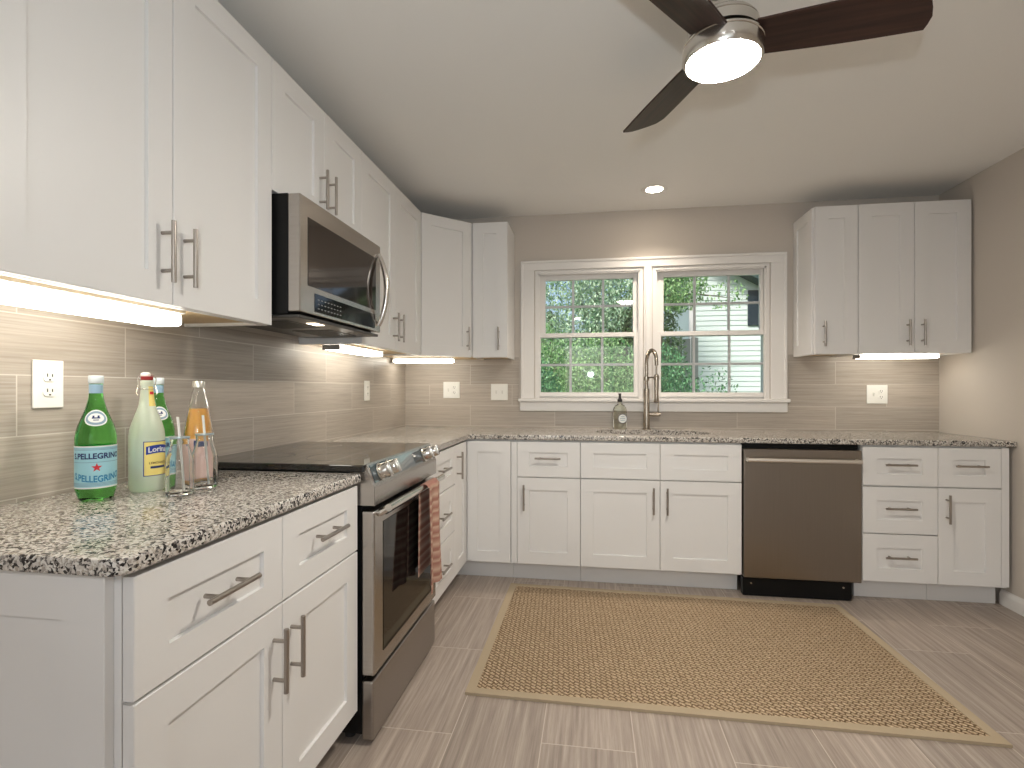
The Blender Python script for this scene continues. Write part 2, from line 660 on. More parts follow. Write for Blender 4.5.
def grid_patch(bm, x0, x1, z0, z1, nx=24, nz=1):
    vv = [[bm.verts.new((x0 + (x1 - x0) * i / nx, 0, z0 + (z1 - z0) * j / nz)) for i in range(nx + 1)]
          for j in range(nz + 1)]
    for j in range(nz):
        for i in range(nx):
            bm.faces.new((vv[j][i], vv[j][i + 1], vv[j + 1][i + 1], vv[j + 1][i]))
    return bm


def wrap(bm, rfun, phi, zc, lift=0.0004):
    """bend XZ-plane geometry about the z axis; phi measured from -Y (positive towards +X)"""
    for v in bm.verts:
        z = zc + v.co.z
        r = rfun(z) + lift
        a = phi + v.co.x / max(rfun(zc), 1e-4)
        v.co = Vector((r * math.sin(a), -r * math.cos(a), z))
    return bm


def prof_r(prof):
    def f(z):
        for (r0, z0), (r1, z1) in zip(prof[:-1], prof[1:]):
            if min(z0, z1) <= z <= max(z0, z1) and z1 != z0:
                return r0 + (r1 - r0) * (z - z0) / (z1 - z0)
        return prof[-1][0]
    return f


# ------------------------------------------------------------------ shaker fronts and handles
def shaker_bm(x0, x1, z0, z1, yf, t=0.021, stile=0.075, top=None, rec=0.009):
    """door/drawer front, outer face at y=yf facing -Y"""
    bm = B()
    st = stile
    tp = top if top else stile
    X = [x0, x0 + st, x1 - st, x1]
    Z = [z0, z0 + tp, z1 - tp, z1]
    e = 0.0015
    def q(a, b2, c, d):
        bm.faces.new([bm.verts.new(p) for p in (a, b2, c, d)])
    # frame face
    F = [[(X[i], yf, Z[j]) for i in range(4)] for j in range(4)]
    # shrink outer ring by a small bevel
    def P(i, j):
        x = X[i] + (e if i == 0 else -e if i == 3 else 0)
        z = Z[j] + (e if j == 0 else -e if j == 3 else 0)
        return (x, yf, z)
    for i in range(3):
        for j in range(3):
            if i == 1 and j == 1:
                continue
            q(P(i, j), P(i + 1, j), P(i + 1, j + 1), P(i, j + 1))
    # recessed panel with steep sides
    s = 0.0012
    a = [(X[1], yf, Z[1]), (X[2], yf, Z[1]), (X[2], yf, Z[2]), (X[1], yf, Z[2])]
    b2 = [(X[1] + s, yf + rec, Z[1] + s), (X[2] - s, yf + rec, Z[1] + s), (X[2] - s, yf + rec, Z[2] - s),
          (X[1] + s, yf + rec, Z[2] - s)]
    for k in range(4):
        q(a[k], a[(k + 1) % 4], b2[(k + 1) % 4], b2[k])
    q(*b2)
    # bevel, sides, back
    o1 = [(X[0] + e, yf, Z[0] + e), (X[3] - e, yf, Z[0] + e), (X[3] - e, yf, Z[3] - e), (X[0] + e, yf, Z[3] - e)]
    o2 = [(X[0], yf + e, Z[0]), (X[3], yf + e, Z[0]), (X[3], yf + e, Z[3]), (X[0], yf + e, Z[3])]
    o3 = [(x, yf + t, z) for x, _, z in o2]
    for k in range(4):
        q(o1[k], o1[(k + 1) % 4], o2[(k + 1) % 4], o2[k])
        q(o2[k], o2[(k + 1) % 4], o3[(k + 1) % 4], o3[k])
    q(*o3[::-1])
    bmesh.ops.remove_doubles(bm, verts=bm.verts[:], dist=1e-6)
    return bm


def handle(parent, kind, cx, cz, yf, L=0.156, mtx=None, r=0.006, span=0.096):
    bm = B()
    y = yf - 0.034
    if kind == 'v':
        tube(bm, [(cx, y, cz - L / 2), (cx, y, cz + L / 2)], r, 14)
        for s in (-1, 1):
            tube(bm, [(cx, yf + 0.0002, cz + s * span / 2), (cx, y, cz + s * span / 2)], 0.0048, 12)
    else:
        tube(bm, [(cx - L / 2, y, cz), (cx + L / 2, y, cz)], r, 14)
        for s in (-1, 1):
            tube(bm, [(cx + s * span / 2, yf + 0.0002, cz), (cx + s * span / 2, y, cz)], 0.0048, 12)
    return obj('handle', bm, M['nickel'], parent, smooth=True, mtx=mtx)


def front(parent, kind, x0, x1, z0, z1, yf, h=None, g=0.0015, mtx=None, stile=0.075, top=None):
    o = obj(kind, shaker_bm(x0 + g, x1 - g, z0, z1, yf, stile=stile, top=top), M['cab'], parent, mtx=mtx)
    if h:
        handle(o, h[0], h[1], h[2], yf, mtx=mtx)
    return o


FD = 0.635   # base front face depth
ZT, ZG1, ZG2 = 0.872, 0.658, 0.652
ZB = 0.124
rot_l = PI / 2   # left run: local -Y front faces world +X


def base_unit(name, label, loc, rz, w, fronts, group='white base cabinets', xb=0.0, wb=None, toe=(None, None)):
    t = thing(name, label, 'cabinet', loc, rz, group)
    bm = B()
    box(bm, xb + 0.0005, xb + (wb or w) - 0.0005, -0.612, -0.002, 0.114, 0.8825)
    obj('body', bm, M['cab'], t)
    bm = B()
    box(bm, toe[0] if toe[0] is not None else 0.001, toe[1] if toe[1] is not None else w - 0.001, -0.535, -0.4, 0.0, 0.114)
    obj('toe_kick', bm, M['cab'], t)
    for f in fronts:
        front(t, f[0], f[1], f[2], f[3], f[4], -FD, f[5], top=(0.064 if f[4] - f[3] < 0.24 else 0.075))
    return t


# ------------------------------------------------------------------ room shell
W = 3.660
H = 2.468
YB = -7.0
bm = B(); box(bm, -0.15, W + 0.15, YB - 0.15, 0.15, -0.1, 0.0)
struct('floor', bm, M['floor'])
bm = B(); box(bm, -0.15, W + 0.15, YB - 0.15, 0.15, H, H + 0.1)
struct('ceiling', bm, M['ceil'])
bm = B(); box(bm, -0.15, 0, YB, 0.0, 0, H)
wall_left = struct('wall_left', bm, M['wall'])
bm = B(); box(bm, W, W + 0.15, YB, 0.0, 0, H)
struct('wall_right', bm, M['wall'])
# back wall with two window openings
OX = [(0.996, 1.764), (1.833, 2.611)]
OZ = (1.125, 2.06)
bm = B()
T = 0.15
xs = [-0.15, OX[0][0], OX[0][1], OX[1][0], OX[1][1], W + 0.15]
box(bm, xs[0], xs[5], 0, T, 0, OZ[0])
box(bm, xs[0], xs[5], 0, T, OZ[1], H)
box(bm, xs[0], xs[1], 0, T, OZ[0], OZ[1])
box(bm, xs[2], xs[3], 0, T, OZ[0], OZ[1])
box(bm, xs[4], xs[5], 0, T, OZ[0], OZ[1])
wall_back = struct('wall_back', bm, M['wall'])
# rear wall; its unseen patio door is added to go with the daylight fill
bm = B()
box(bm, -0.15, 0.80, YB - T, YB, 0, H)
box(bm, 2.80, W + 0.15, YB - T, YB, 0, H)
box(bm, 0.80, 2.80, YB - T, YB, 2.12, H)
struct('wall_rear', bm, M['wall'])
bm = B()
box(bm, 0.80, 0.86, YB - 0.1, YB + 0.02, 0, 2.12)
box(bm, 2.74, 2.80, YB - 0.1, YB + 0.02, 0, 2.12)
box(bm, 1.76, 1.84, YB - 0.1, YB - 0.02, 0.0, 2.12)
box(bm, 0.80, 2.80, YB - 0.1, YB + 0.02, 2.08, 2.12)
box(bm, 0.80, 2.80, YB - 0.1, YB + 0.01, 0, 0.06)
d = struct('door_added_1', bm, M['trim'])
bm = B(); box(bm, 0.86, 2.74, YB - 0.06, YB - 0.055, 0.06, 2.08)
obj('pane', bm, M['pane'], d)

# backsplashes
bm = B(); box(bm, 0.0005, 0.004, -3.06, -0.0045, 0.90, 1.43)
obj('backsplash', bm, M['tile_l'], wall_left)
bm = B()
box(bm, 0.0005, 0.876, -0.004, -0.0005, 0.90, 1.43)
box(bm, 0.876, 2.732, -0.004, -0.0005, 0.90, 1.034)
box(bm, 2.732, W - 0.0005, -0.004, -0.0005, 0.90, 1.43)
obj('backsplash', bm, M['tile_b'], wall_back)

# baseboards
def baseboard(name, x0, x1, y0, y1, side):
    bm = B()
    if side == 'r':
        pts = [(x1, 0), (x1, 0.085), (x1 - 0.004, 0.085), (x1 - 0.006, 0.076), (x1 - 0.011, 0.064), (x1 - 0.013, 0.056), (x1 - 0.013, 0)]
        a = [bm.verts.new((x, y0, z)) for x, z in pts]
        b2 = [bm.verts.new((x, y1, z)) for x, z in pts]
        k = len(pts)
        for i in range(k):
            bm.faces.new((a[i], a[(i + 1) % k], b2[(i + 1) % k], b2[i]))
        bm.faces.new(a); bm.faces.new(b2[::-1])
    else:
        box(bm, x0, x1, y0, y1, 0, 0.085, 0.003)
    return struct(name, bm, M['trim'])
baseboard('baseboard_right', W - 0.013, W, YB, -0.5365, 'r')
baseboard('baseboard_left', 0, 0.013, YB, -3.05, 'l')

# window casing, stool and apron
bm = B()
def casing_bar(x0, x1, z0, z1):
    box(bm, x0, x1, -0.018, 0.0, z0, z1, 0.003)
casing_bar(0.891, 0.99, 1.128, 2.062)
casing_bar(2.617, 2.719, 1.128, 2.062)
casing_bar(0.891, 2.719, 2.062, 2.130)
box(bm, 0.891, 2.719, -0.026, -0.0, 2.112, 2.130, 0.004)
box(bm, 0.891, 0.909, -0.026, -0.0, 1.128, 2.112, 0.004)
box(bm, 2.701, 2.719, -0.026, -0.0, 1.128, 2.112, 0.004)
casing_bar(1.77, 1.827, 1.128, 2.062)
box(bm, 1.780, 1.817, -0.026, -0.0, 1.128, 2.075, 0.006)
tr1 = struct('trim_1', bm, M['trim'])
bm = B()
box(bm, 0.876, 2.732, -0.05, 0.04, 1.105, 1.1275, 0.005)
obj('stool', bm, M['trim'], tr1)
bm = B()
box(bm, 0.886, 2.722, -0.022, 0.0, 1.036, 1.1045, 0.004)
obj('apron', bm, M['trim'], tr1)


def make_window(name, x0, x1, lg, ug, mx_l, mx_u):
    """lg/ug: glass rectangles (x0,x1,z0,z1) of lower and upper sash"""
    z0, z1 = 1.1275, 2.06
    bm = B()
    f = 0.020
    box(bm, x0, x0 + f, -0.005, 0.12, z0, z1)
    box(bm, x1 - f, x1, -0.005, 0.12, z0, z1)
    box(bm, x0 + f, x1 - f, -0.005, 0.12, z1 - f, z1)
    box(bm, x0 + f, x1 - f, 0.041, 0.12, z0, z0 + 0.012)
    # parting stops
    box(bm, x0 + f, x0 + f + 0.010, 0.002, 0.018, z0, z1 - f)
    box(bm, x1 - f - 0.010, x1 - f, 0.002, 0.018, z0, z1 - f)
    box(bm, x0 + f, x1 - f, 0.002, 0.018, z1 - f - 0.010, z1 - f)
    wdw = struct(name, bm, M['trim'])
    a0, a1 = x0 + f + 0.001, x1 - f - 0.001
    for nm, g, ya, yb, zz0, zz1, mxs in (('lower_sash', lg, 0.020, 0.050, 1.141, 1.604, mx_l),
                                         ('upper_sash', ug, 0.055, 0.085, 1.572, z1 - f - 0.001, mx_u)):
        bm = B()
        box(bm, a0, g[0], ya, yb, zz0, zz1, 0.002)
        box(bm, g[1], a1, ya, yb, zz0, zz1, 0.002)
        box(bm, g[0], g[1], ya, yb, zz0, g[2], 0.002)
        box(bm, g[0], g[1], ya, yb, g[3], zz1, 0.002)
        s = obj(nm, bm, M['trim'], wdw)
        bm = B()
        yc = (ya + yb) / 2
        for xm in mxs:
            box(bm, xm - 0.009, xm + 0.009, yc - 0.006, yc + 0.006, g[2], g[3], 0.002)
        zm = (g[2] + g[3]) / 2
        box(bm, g[0], g[1], yc - 0.0055, yc + 0.0055, zm - 0.009, zm + 0.009, 0.002)
        obj('muntins', bm, M['trim'], s)
        bm = B()
        box(bm, g[0], g[1], yc - 0.0095, yc - 0.008, g[2], g[3])
        obj('pane', bm, M['pane'], s)
    return wdw


make_window('window_1', OX[0][0], OX[0][1], (1.034, 1.703, 1.172, 1.573), (1.066, 1.700, 1.607, 1.998),
            (1.252, 1.480), (1.270, 1.487))
make_window('window_2', OX[1][0], OX[1][1], (1.892, 2.580, 1.172, 1.573), (1.915, 2.566, 1.607, 1.998),
            (2.118, 2.357), (2.130, 2.362))

# ------------------------------------------------------------------ base cabinets, left run
t = base_unit('base_cabinet', 'wide white base cabinet with two drawers over two doors, carrying the bottles, left foreground',
              (0, -3.046, 0), rot_l, 0.866,
              [('drawer', 0, 0.4365, ZG1 + 0.001, ZT, ('h', 0.216, 0.776)),
               ('drawer', 0.4365, 0.866, ZG1 + 0.001, ZT, ('h', 0.651, 0.776)),
               ('door', 0, 0.4365, ZB, ZG2 + 0.001, ('v', 0.398, 0.530)),
               ('door', 0.4365, 0.866, ZB, ZG2 + 0.001, ('v', 0.474, 0.530))], toe=(0.0, 0.865))
# shaker end panel facing the camera
sb = shaker_bm(0.002, 0.598, 0.002, 0.881, 0.0, t=0.018, stile=0.085, top=0.08, rec=0.013)
sb.transform(Matrix.Rotation(-rot_l, 4, 'Z') @ Matrix.Translation((0, -0.0185, 0)))
obj('end_panel', sb, M['cab'], t)

base_unit('drawer_cabinet', 'white three-drawer base cabinet between the range and the corner cupboard', (0, -1.452, 0), rot_l, 0.528,
          [('drawer', 0, 0.528, ZG1, ZT, ('h', 0.254, 0.776)),
           ('drawer', 0, 0.528, 0.393, 0.650, ('h', 0.254, 0.535)),
           ('drawer', 0, 0.528, ZB, 0.387, ('h', 0.254, 0.265))], toe=(0.0, 0.527))

# corner cupboard (L shaped)
t = thing('corner_cabinet', 'white corner base cupboard with two narrow doors meeting at a right angle', 'cabinet', (0, 0, 0), 0,
          'white base cabinets')
bm = B()
prism(bm, [(0.002, -0.002), (0.002, -0.9235), (0.612, -0.9235), (0.612, -0.612), (0.9135, -0.612), (0.9135, -0.002)], 0.114, 0.8825)
obj('body', bm, M['cab'], t)
bm = B()
prism(bm, [(0.40, -0.40), (0.40, -0.9235), (0.535, -0.9235), (0.535, -0.535), (0.9135, -0.535), (0.9135, -0.40)], 0.0, 0.114)
obj('toe_kick', bm, M['cab'], t)
front(t, 'door', 0.636, 0.912, ZB, ZT, -FD, None, stile=0.066)
mL = Matrix.Translation((0, -0.922, 0)) @ Matrix.Rotation(rot_l, 4, 'Z')
front(t, 'door', 0.0, 0.2855, ZB, ZT, -FD, ('v', 0.042, 0.755), mtx=mL, stile=0.075)

# back run
t = base_unit('base_cabinet', 'narrow white base cabinet with one drawer over one door, left of the sink cabinet', (0.914, 0, 0), 0, 0.4235,
              [('drawer', 0.037, 0.4235, ZG1, ZT, ('h', 0.228, 0.775)),
               ('door', 0.037, 0.4235, ZB, ZG2, ('v', 0.082, 0.534))])
bm = B(); box(bm, 0.001, 0.036, -0.630, -0.6125, ZB, ZT, 0.001)
obj('filler_strip', bm, M['cab'], t)
# body of this unit hollow is not needed; sink unit: body lowered under the bowl
t = thing('sink_cabinet', 'double-door white base cabinet with two false drawer fronts under the faucet', 'cabinet', (1.3375, 0, 0), 0,
          'white base cabinets')
bm = B()
w_ = 0.925
box(bm, 0.001, 0.018, -0.612, -0.002, 0.114, 0.8825)
box(bm, w_ - 0.018, w_ - 0.001, -0.612, -0.002, 0.114, 0.8825)
box(bm, 0.018, w_ - 0.018, -0.612, -0.002, 0.114, 0.13)
box(bm, 0.018, w_ - 0.018, -0.612, -0.594, 0.13, 0.8825)
obj('body', bm, M['cab'], t)
bm = B(); box(bm, 0.001, w_ - 0.001, -0.535, -0.4, 0, 0.114); obj('toe_kick', bm, M['cab'], t)
front(t, 'drawer_front', 0, 0.4665, ZG1, ZT, -FD, None, top=0.064)
front(t, 'drawer_front', 0.4665, w_, ZG1, ZT, -FD, None, top=0.064)
front(t, 'door', 0, 0.4665, ZB, ZG2, -FD, ('v', 0.4275, 0.536))
front(t, 'door', 0.4665, w_, ZB, ZG2, -FD, ('v', 0.506, 0.536))

base_unit('drawer_cabinet', 'white three-drawer base cabinet immediately right of the dishwasher', (2.901, 0, 0), 0, 0.3815,
          [('drawer', 0, 0.3815, ZG1, ZT, ('h', 0.183, 0.777)),
           ('drawer', 0, 0.3815, 0.393, 0.650, ('h', 0.183, 0.536)),
           ('drawer', 0, 0.3815, ZB, 0.387, ('h', 0.183, 0.266))])
t = base_unit('base_cabinet', 'narrow white base cabinet with drawer and door against the right wall', (3.283, 0, 0), 0, 0.308,
              [('drawer', 0, 0.308, ZG1, ZT, ('h', 0.148, 0.777)),
               ('door', 0, 0.308, ZB, ZG2, ('v', 0.040, 0.541))], wb=0.348, toe=(0.001, 0.345))
bm = B(); box(bm, 0.310, 0.348, -0.630, -0.6125, ZB, ZT + 0.005, 0.001)
obj('filler_strip', bm, M['cab'], t)

# ------------------------------------------------------------------ countertops
def round_poly(pts, rads, seg=6):
    out = []
    k = len(pts)
    for i in range(k):
        p = Vector(pts[i]); r = rads[i]
        if r <= 0:
            out.append(tuple(p)); continue
        a = (Vector(pts[i - 1]) - p).normalized(); b2 = (Vector(pts[(i + 1) % k]) - p).normalized()
        ang = a.angle(b2)
        dd = r / math.tan(ang / 2)
        c = p + (a + b2).normalized() * (r / math.sin(ang / 2))
        s = p + a * dd - c; e = p + b2 * dd - c
        a0 = math.atan2(s.y, s.x); a1 = math.atan2(e.y, e.x)
        dlt = (a1 - a0 + PI) % (2 * PI) - PI
        for j in range(seg + 1):
            q = a0 + dlt * j / seg
            out.append((c.x + r * math.cos(q), c.y + r * math.sin(q)))
    return out


CF = 0.6473
def inset_poly(pts, d_):
    out = []
    k = len(pts)
    for i in range(k):
        p = Vector(pts[i]); a = (p - Vector(pts[i - 1])).normalized(); b2 = (Vector(pts[(i + 1) % k]) - p).normalized()
        n1 = Vector((-a.y, a.x)); n2 = Vector((-b2.y, b2.x))
        m_ = (n1 + n2).normalized()
        out.append(tuple(p + m_ * (d_ / max(0.3, m_.dot(n1)))))
    return out


def slab(outer, hole, z0, z1, r_):
    """counter-clockwise outline, eased top and bottom edges, optional hole"""
    bm = B()
    prof = []
    for i in range(5):
        a = PI / 2 * i / 4
        prof.append((r_ * (1 - math.sin(a)), z0 + r_ * (1 - math.cos(a))))
    prof += [(o_, z0 + z1 - z_) for o_, z_ in prof[::-1]]
    rings = []
    for o_, z_ in prof:
        q = inset_poly(outer, o_) if o_ > 1e-6 else outer
        rings.append([bm.verts.new((x, y, z_)) for x, y in q])
    k = len(outer)
    for a, b2 in zip(rings[:-1], rings[1:]):
        for i in range(k):
            bm.faces.new((a[i], a[(i + 1) % k], b2[(i + 1) % k], b2[i]))
    hr = []
    if hole:
        hr = [[bm.verts.new((x, y, z_)) for x, y in hole] for z_ in (z0, z1)]
        m_ = len(hole)
        for i in range(m_):
            bm.faces.new((hr[0][i], hr[0][(i + 1) % m_], hr[1][(i + 1) % m_], hr[1][i]))
    for ri, hi_ in ((0, 0), (-1, 1)):
        es = [bm.edges.get((rings[ri][i], rings[ri][(i + 1) % k])) for i in range(k)]
        if hole:
            es += [bm.edges.get((hr[hi_][i], hr[hi_][(i + 1) % m_])) for i in range(m_)]
        bmesh.ops.triangle_fill(bm, edges=es, use_beauty=True)
    return bm


bm = slab(round_poly([(0.0045, -2.184), (0.0045, -3.084), (CF, -3.084), (CF, -2.184)], [0, 0, 0.03, 0]), None, 0.884, 0.914, 0.006)
tag(obj('countertop', bm, M['granite'], None, smooth=True),
    'short speckled grey granite worktop with a rounded corner, holding the bottles', 'countertop', 'granite countertops')
SC = (1.79, -0.315); SA = (0.355, 0.195)
hole = [(SC[0] + SA[0] * math.copysign(abs(math.cos(q)) ** 0.75, math.cos(q)), SC[1] + SA[1] * math.copysign(abs(math.sin(q)) ** 0.75, math.sin(q))) for q in [2 * PI * (i + 0.5) / 64 for i in range(64)]]
bm = slab(round_poly([(0.0045, -0.0045), (0.0045, -1.452), (CF, -1.452), (CF, -CF), (W - 0.004, -CF), (W - 0.004, -0.0045)],
                     [0, 0, 0, 0.035, 0.004, 0]), hole, 0.884, 0.914, 0.005)
tag(obj('countertop', bm, M['granite'], None, smooth=True),
    'long L-shaped speckled granite worktop running under the windows and around the corner', 'countertop', 'granite countertops')

# sink bowl
bm = B()
rings = []
for k_, z in [(1.06, 0.8835), (1.0, 0.8835), (0.985, 0.80), (0.95, 0.73), (0.85, 0.715), (0.1, 0.71)]:
    rings.append([bm.verts.new((SC[0] + k_ * SA[0] * math.copysign(abs(math.cos(q)) ** 0.75, math.cos(q)),
                                SC[1] + k_ * SA[1] * math.copysign(abs(math.sin(q)) ** 0.75, math.sin(q)), z))
                  for q in [2 * PI * i / 64 for i in range(64)]])
for a, b2 in zip(rings[:-1], rings[1:]):
    for i in range(64):
        bm.faces.new((a[i], a[(i + 1) % 64], b2[(i + 1) % 64], b2[i]))
bm.faces.new(rings[-1])
snk = tag(obj('sink', bm, M['steel'], smooth=True), 'oval undermount steel sink bowl set in the granite below the windows', 'sink')
bm = B(); lathe(bm, [(0, 0.712), (0.035, 0.712), (0.04, 0.7115), (0.04, 0.710)], 24, SC[0], SC[1])
obj('drain', bm, M['nickel_b'], snk, smooth=True)

# ------------------------------------------------------------------ upper cabinets
UZ0, UZ1 = 1.4107, 2.3289
UH = UZ1 - UZ0
UD = 0.3254


def upper_unit(name, label, loc, rz, w, z0, doors, end=None, group='white wall cabinets'):
    h = UZ1 - z0
    t = thing(name, label, 'cabinet', (loc[0], loc[1], z0), rz, group)
    bm = B()
    box(bm, 0.0005, w - 0.0005, -0.305, -0.0005, 0.016, h)
    box(bm, 0.0005, 0.016, -0.305, -0.0005, 0.0, 0.016)
    box(bm, w - 0.016, w - 0.0005, -0.305, -0.0005, 0.0, 0.016)
    box(bm, 0.016, w - 0.016, -0.305, -0.288, 0.0, 0.016)
    obj('body', bm, M['cab'], t)
    bm = B(); box(bm, 0.0165, w - 0.0165, -0.2875, -0.0095, 0.0105, 0.0155)
    obj('underside', bm, M['wood_under'], t, label='bare wood underside')
    for x0, x1, hd in doors:
        front(t, 'door', x0, x1, 0.001, h - 0.001, -UD, hd, stile=0.076)
    if end:
        bm = shaker_bm(0.002, 0.303, 0.002, h - 0.002, 0.0, t=0.012, stile=0.06, top=0.07)
        bm.transform(Matrix.Translation((end[0], 0, 0)) @ Matrix.Rotation(end[1], 4, 'Z'))
        obj('end_panel', bm, M['cab'], t)
    return t


HZ = 0.125
upper_unit('wall_cabinet', 'large double-door white wall cabinet above the bottles, at the left edge', (0, -3.046), rot_l, 0.866, UZ0,
           [(0, 0.437, ('v', 0.401, HZ + 0.006)), (0.437, 0.866, ('v', 0.475, HZ + 0.006))])
upper_unit('wall_cabinet', 'short double-door white wall cabinet above the microwave', (0, -2.18), rot_l, 0.708, 1.875,
           [(0, 0.354, ('v', 0.318, 0.118)), (0.354, 0.708, ('v', 0.390, 0.118))])
upper_unit('wall_cabinet', 'double-door white wall cabinet between the microwave and the corner', (0, -1.472), rot_l, 0.874, UZ0,
           [(0, 0.437, ('v', 0.399, HZ)), (0.437, 0.874, ('v', 0.475, HZ))])
# diagonal corner unit
t = thing('corner_wall_cabinet', 'white corner wall cabinet with a single door set on the diagonal', 'cabinet', (0, 0, UZ0), 0, 'white wall cabinets')
A_ = 0.5967
bm = B()
prism(bm, [(0.0005, -0.0005), (0.0005, -A_), (0.305, -A_), (A_, -0.305), (A_, -0.0005)], 0.012, UH)
obj('body', bm, M['cab'], t)
bm = B(); prism(bm, [(0.0095, -0.0095), (0.0095, -A_ + 0.02), (0.285, -A_ + 0.02), (A_ - 0.02, -0.285), (A_ - 0.02, -0.0095)], 0.006, 0.0115)
obj('underside', bm, M['wood_under'], t, label='bare wood underside')
# local frame whose -Y is the (1,-1) direction
p0 = Vector((UD + 0.001, -A_ + 0.001, 0)); p1 = Vector((A_ - 0.001, -UD - 0.001, 0))
L_ = (p1 - p0).length
mD = Matrix.Translation(p0) @ Matrix.Rotation(PI / 4, 4, 'Z')
front(t, 'door', 0.0, L_, 0.001, UH - 0.001, 0.0, ('v', L_ - 0.040, HZ), mtx=mD, stile=0.07)

upper_unit('wall_cabinet', 'narrow single-door white wall cabinet just left of the windows', (0.5985, 0), 0, 0.244, UZ0,
           [(0, 0.244, ('v', 0.185, HZ))], end=(0.2445 + 0.0125, PI / 2))
upper_unit('wall_cabinet', 'single-door white wall cabinet just right of the windows', (2.7765, 0), 0, 0.246, UZ0,
           [(0, 0.246, ('v', 0.047, HZ))], end=(-0.0125, -PI / 2))
upper_unit('wall_cabinet', 'double-door white wall cabinet in the right corner', (3.0235, 0), 0, 0.622, UZ0,
           [(0, 0.312, ('v', 0.2715, HZ)), (0.312, 0.622, ('v', 0.3525, HZ))])

# ------------------------------------------------------------------ under-cabinet lights
def ucl(label, loc, rz, L, dp=0.036):
    t = thing('under_cabinet_light', label, 'light', loc, rz, 'under-cabinet lights')
    bm = B(); box(bm, 0, L, -0.05, 0.05, -0.010, 0.0, 0.002)
    obj('housing', bm, M['white_pl'], t)
    bm = B(); box(bm, 0.004, L - 0.004, -0.045, 0.045, -dp, -0.0105, 0.011, 4)
    obj('lens', bm, M['ucl'], t, smooth=True)
    bm = B(); box(bm, 0.0, 0.0035, -0.046, 0.046, -dp + 0.001, -0.0105, 0.001)
    obj('end_cap', bm, M['cap_grey'], t)
    return t
ucl('long glowing light strip under the cabinet above the bottles', (0.19, -3.02, UZ0 + 0.010), rot_l, 0.555, 0.046)
ucl('glowing light strip under the cabinet right of the microwave', (0.15, -1.435, UZ0 + 0.010), rot_l, 0.545)
ucl('glowing light strip under the diagonal corner wall cabinet', (0.022, -0.27, UZ0 + 0.005), 0, 0.43)
ucl('glowing light strip under the double-door cabinet in the right corner', (3.052, -0.235, UZ0 + 0.010), 0, 0.455)

# ------------------------------------------------------------------ range
RY0, RW = -2.168, 0.700   # local x=0 at y=-2.168
t = thing('range', 'stainless slide-in electric range with black glass cooktop', 'stove', (0, RY0, 0), rot_l)
bm = B()
box(bm, 0.012, RW - 0.006, -0.64, -0.02, 0.03, 0.905)
obj('body', bm, M['black'], t)
for fx in (0.05, RW - 0.05):
    for fy in (-0.58, -0.08):
        bm = B(); lathe(bm, [(0, 0), (0.018, 0), (0.018, 0.03), (0, 0.03)], 16, fx, fy)
        obj('foot', bm, M['blackp'], t, smooth=True)
bm = B(); box(bm, -0.012, RW + 0.014, -0.655, -0.010, 0.916, 0.940, 0.003)
obj('cooktop', bm, M['blackglass'], t)
M['ring'] = simple('burner_ring_print', (0.05, 0.05, 0.05), 0.3)
for (cx_, cy_, r_) in [(0.19, -0.46, 0.11), (0.52, -0.46, 0.09), (0.19, -0.2, 0.075), (0.52, -0.2, 0.10)]:
    bm = B()
    lathe(bm, [(r_ - 0.0015, 0.9402), (r_, 0.9404), (r_ + 0.0015, 0.9402)], 48, cx_, cy_)
    obj('burner_ring', bm, M['ring'], t)
# control panel: side profile extruded along local x
def extr(bm, prof, x0, x1, bev=0):
    a = [bm.verts.new((x0, y, z)) for y, z in prof]
    b2 = [bm.verts.new((x1, y, z)) for y, z in prof]
    k = len(prof)
    for i in range(k):
        bm.faces.new((a[i], a[(i + 1) % k], b2[(i + 1) % k], b2[i]))
    bm.faces.new(a); bm.faces.new(b2[::-1])
    if bev:
        bmesh.ops.bevel(bm, geom=[e for e in bm.edges], offset=bev, segments=2, affect='EDGES')
    return bm
bm = B()
extr(bm, [(-0.60, 0.803), (-0.60, 0.9155), (-0.653, 0.9155), (-0.660, 0.945), (-0.690, 0.865), (-0.690, 0.803)], 0, RW, 0.002)
cp = obj('control_panel', bm, M['steel'], t)
# glass strip lying on the sloped face
sl = Vector((0, -0.030, -0.080)).normalized()
nrm = Vector((0, -0.080, 0.030)).normalized()
def slope_pt(x, s, h_):
    p = Vector((x, -0.660, 0.945)) + sl * s + nrm * h_
    return p
bm = B()
vv = [slope_pt(x, s, h_) for h_ in (0.0005, 0.002) for x, s in ((0.015, 0.010), (RW - 0.015, 0.010), (RW - 0.015, 0.072), (0.015, 0.072))]
vv = [bm.verts.new(p) for p in vv]
bm.faces.new(vv[:4]); bm.faces.new(vv[4:])
for i in range(4):
    bm.faces.new((vv[i], vv[(i + 1) % 4], vv[4 + (i + 1) % 4], vv[4 + i]))
obj('display_glass', bm, simple('smoked_display_glass', (0.03, 0.06, 0.08), 0.06, spec=1.0, coat=1.0), cp)
rotk = Vector((0, 0, 1)).rotation_difference(nrm).to_matrix().to_4x4()
for kx in (0.070, 0.150, RW - 0.150, RW - 0.070):
    bm = B()
    lathe(bm, [(0, 0), (0.030, 0), (0.031, 0.006), (0.026, 0.009), (0.025, 0.034), (0.022, 0.038), (0, 0.039)], 32)
    box(bm, -0.006, 0.006, -0.024, 0.024, 0.034, 0.046, 0.002)
    obj('knob', bm, M['nickel_b'], cp, smooth=True, mtx=Matrix.Translation(slope_pt(kx, 0.042, 0.002)) @ rotk)
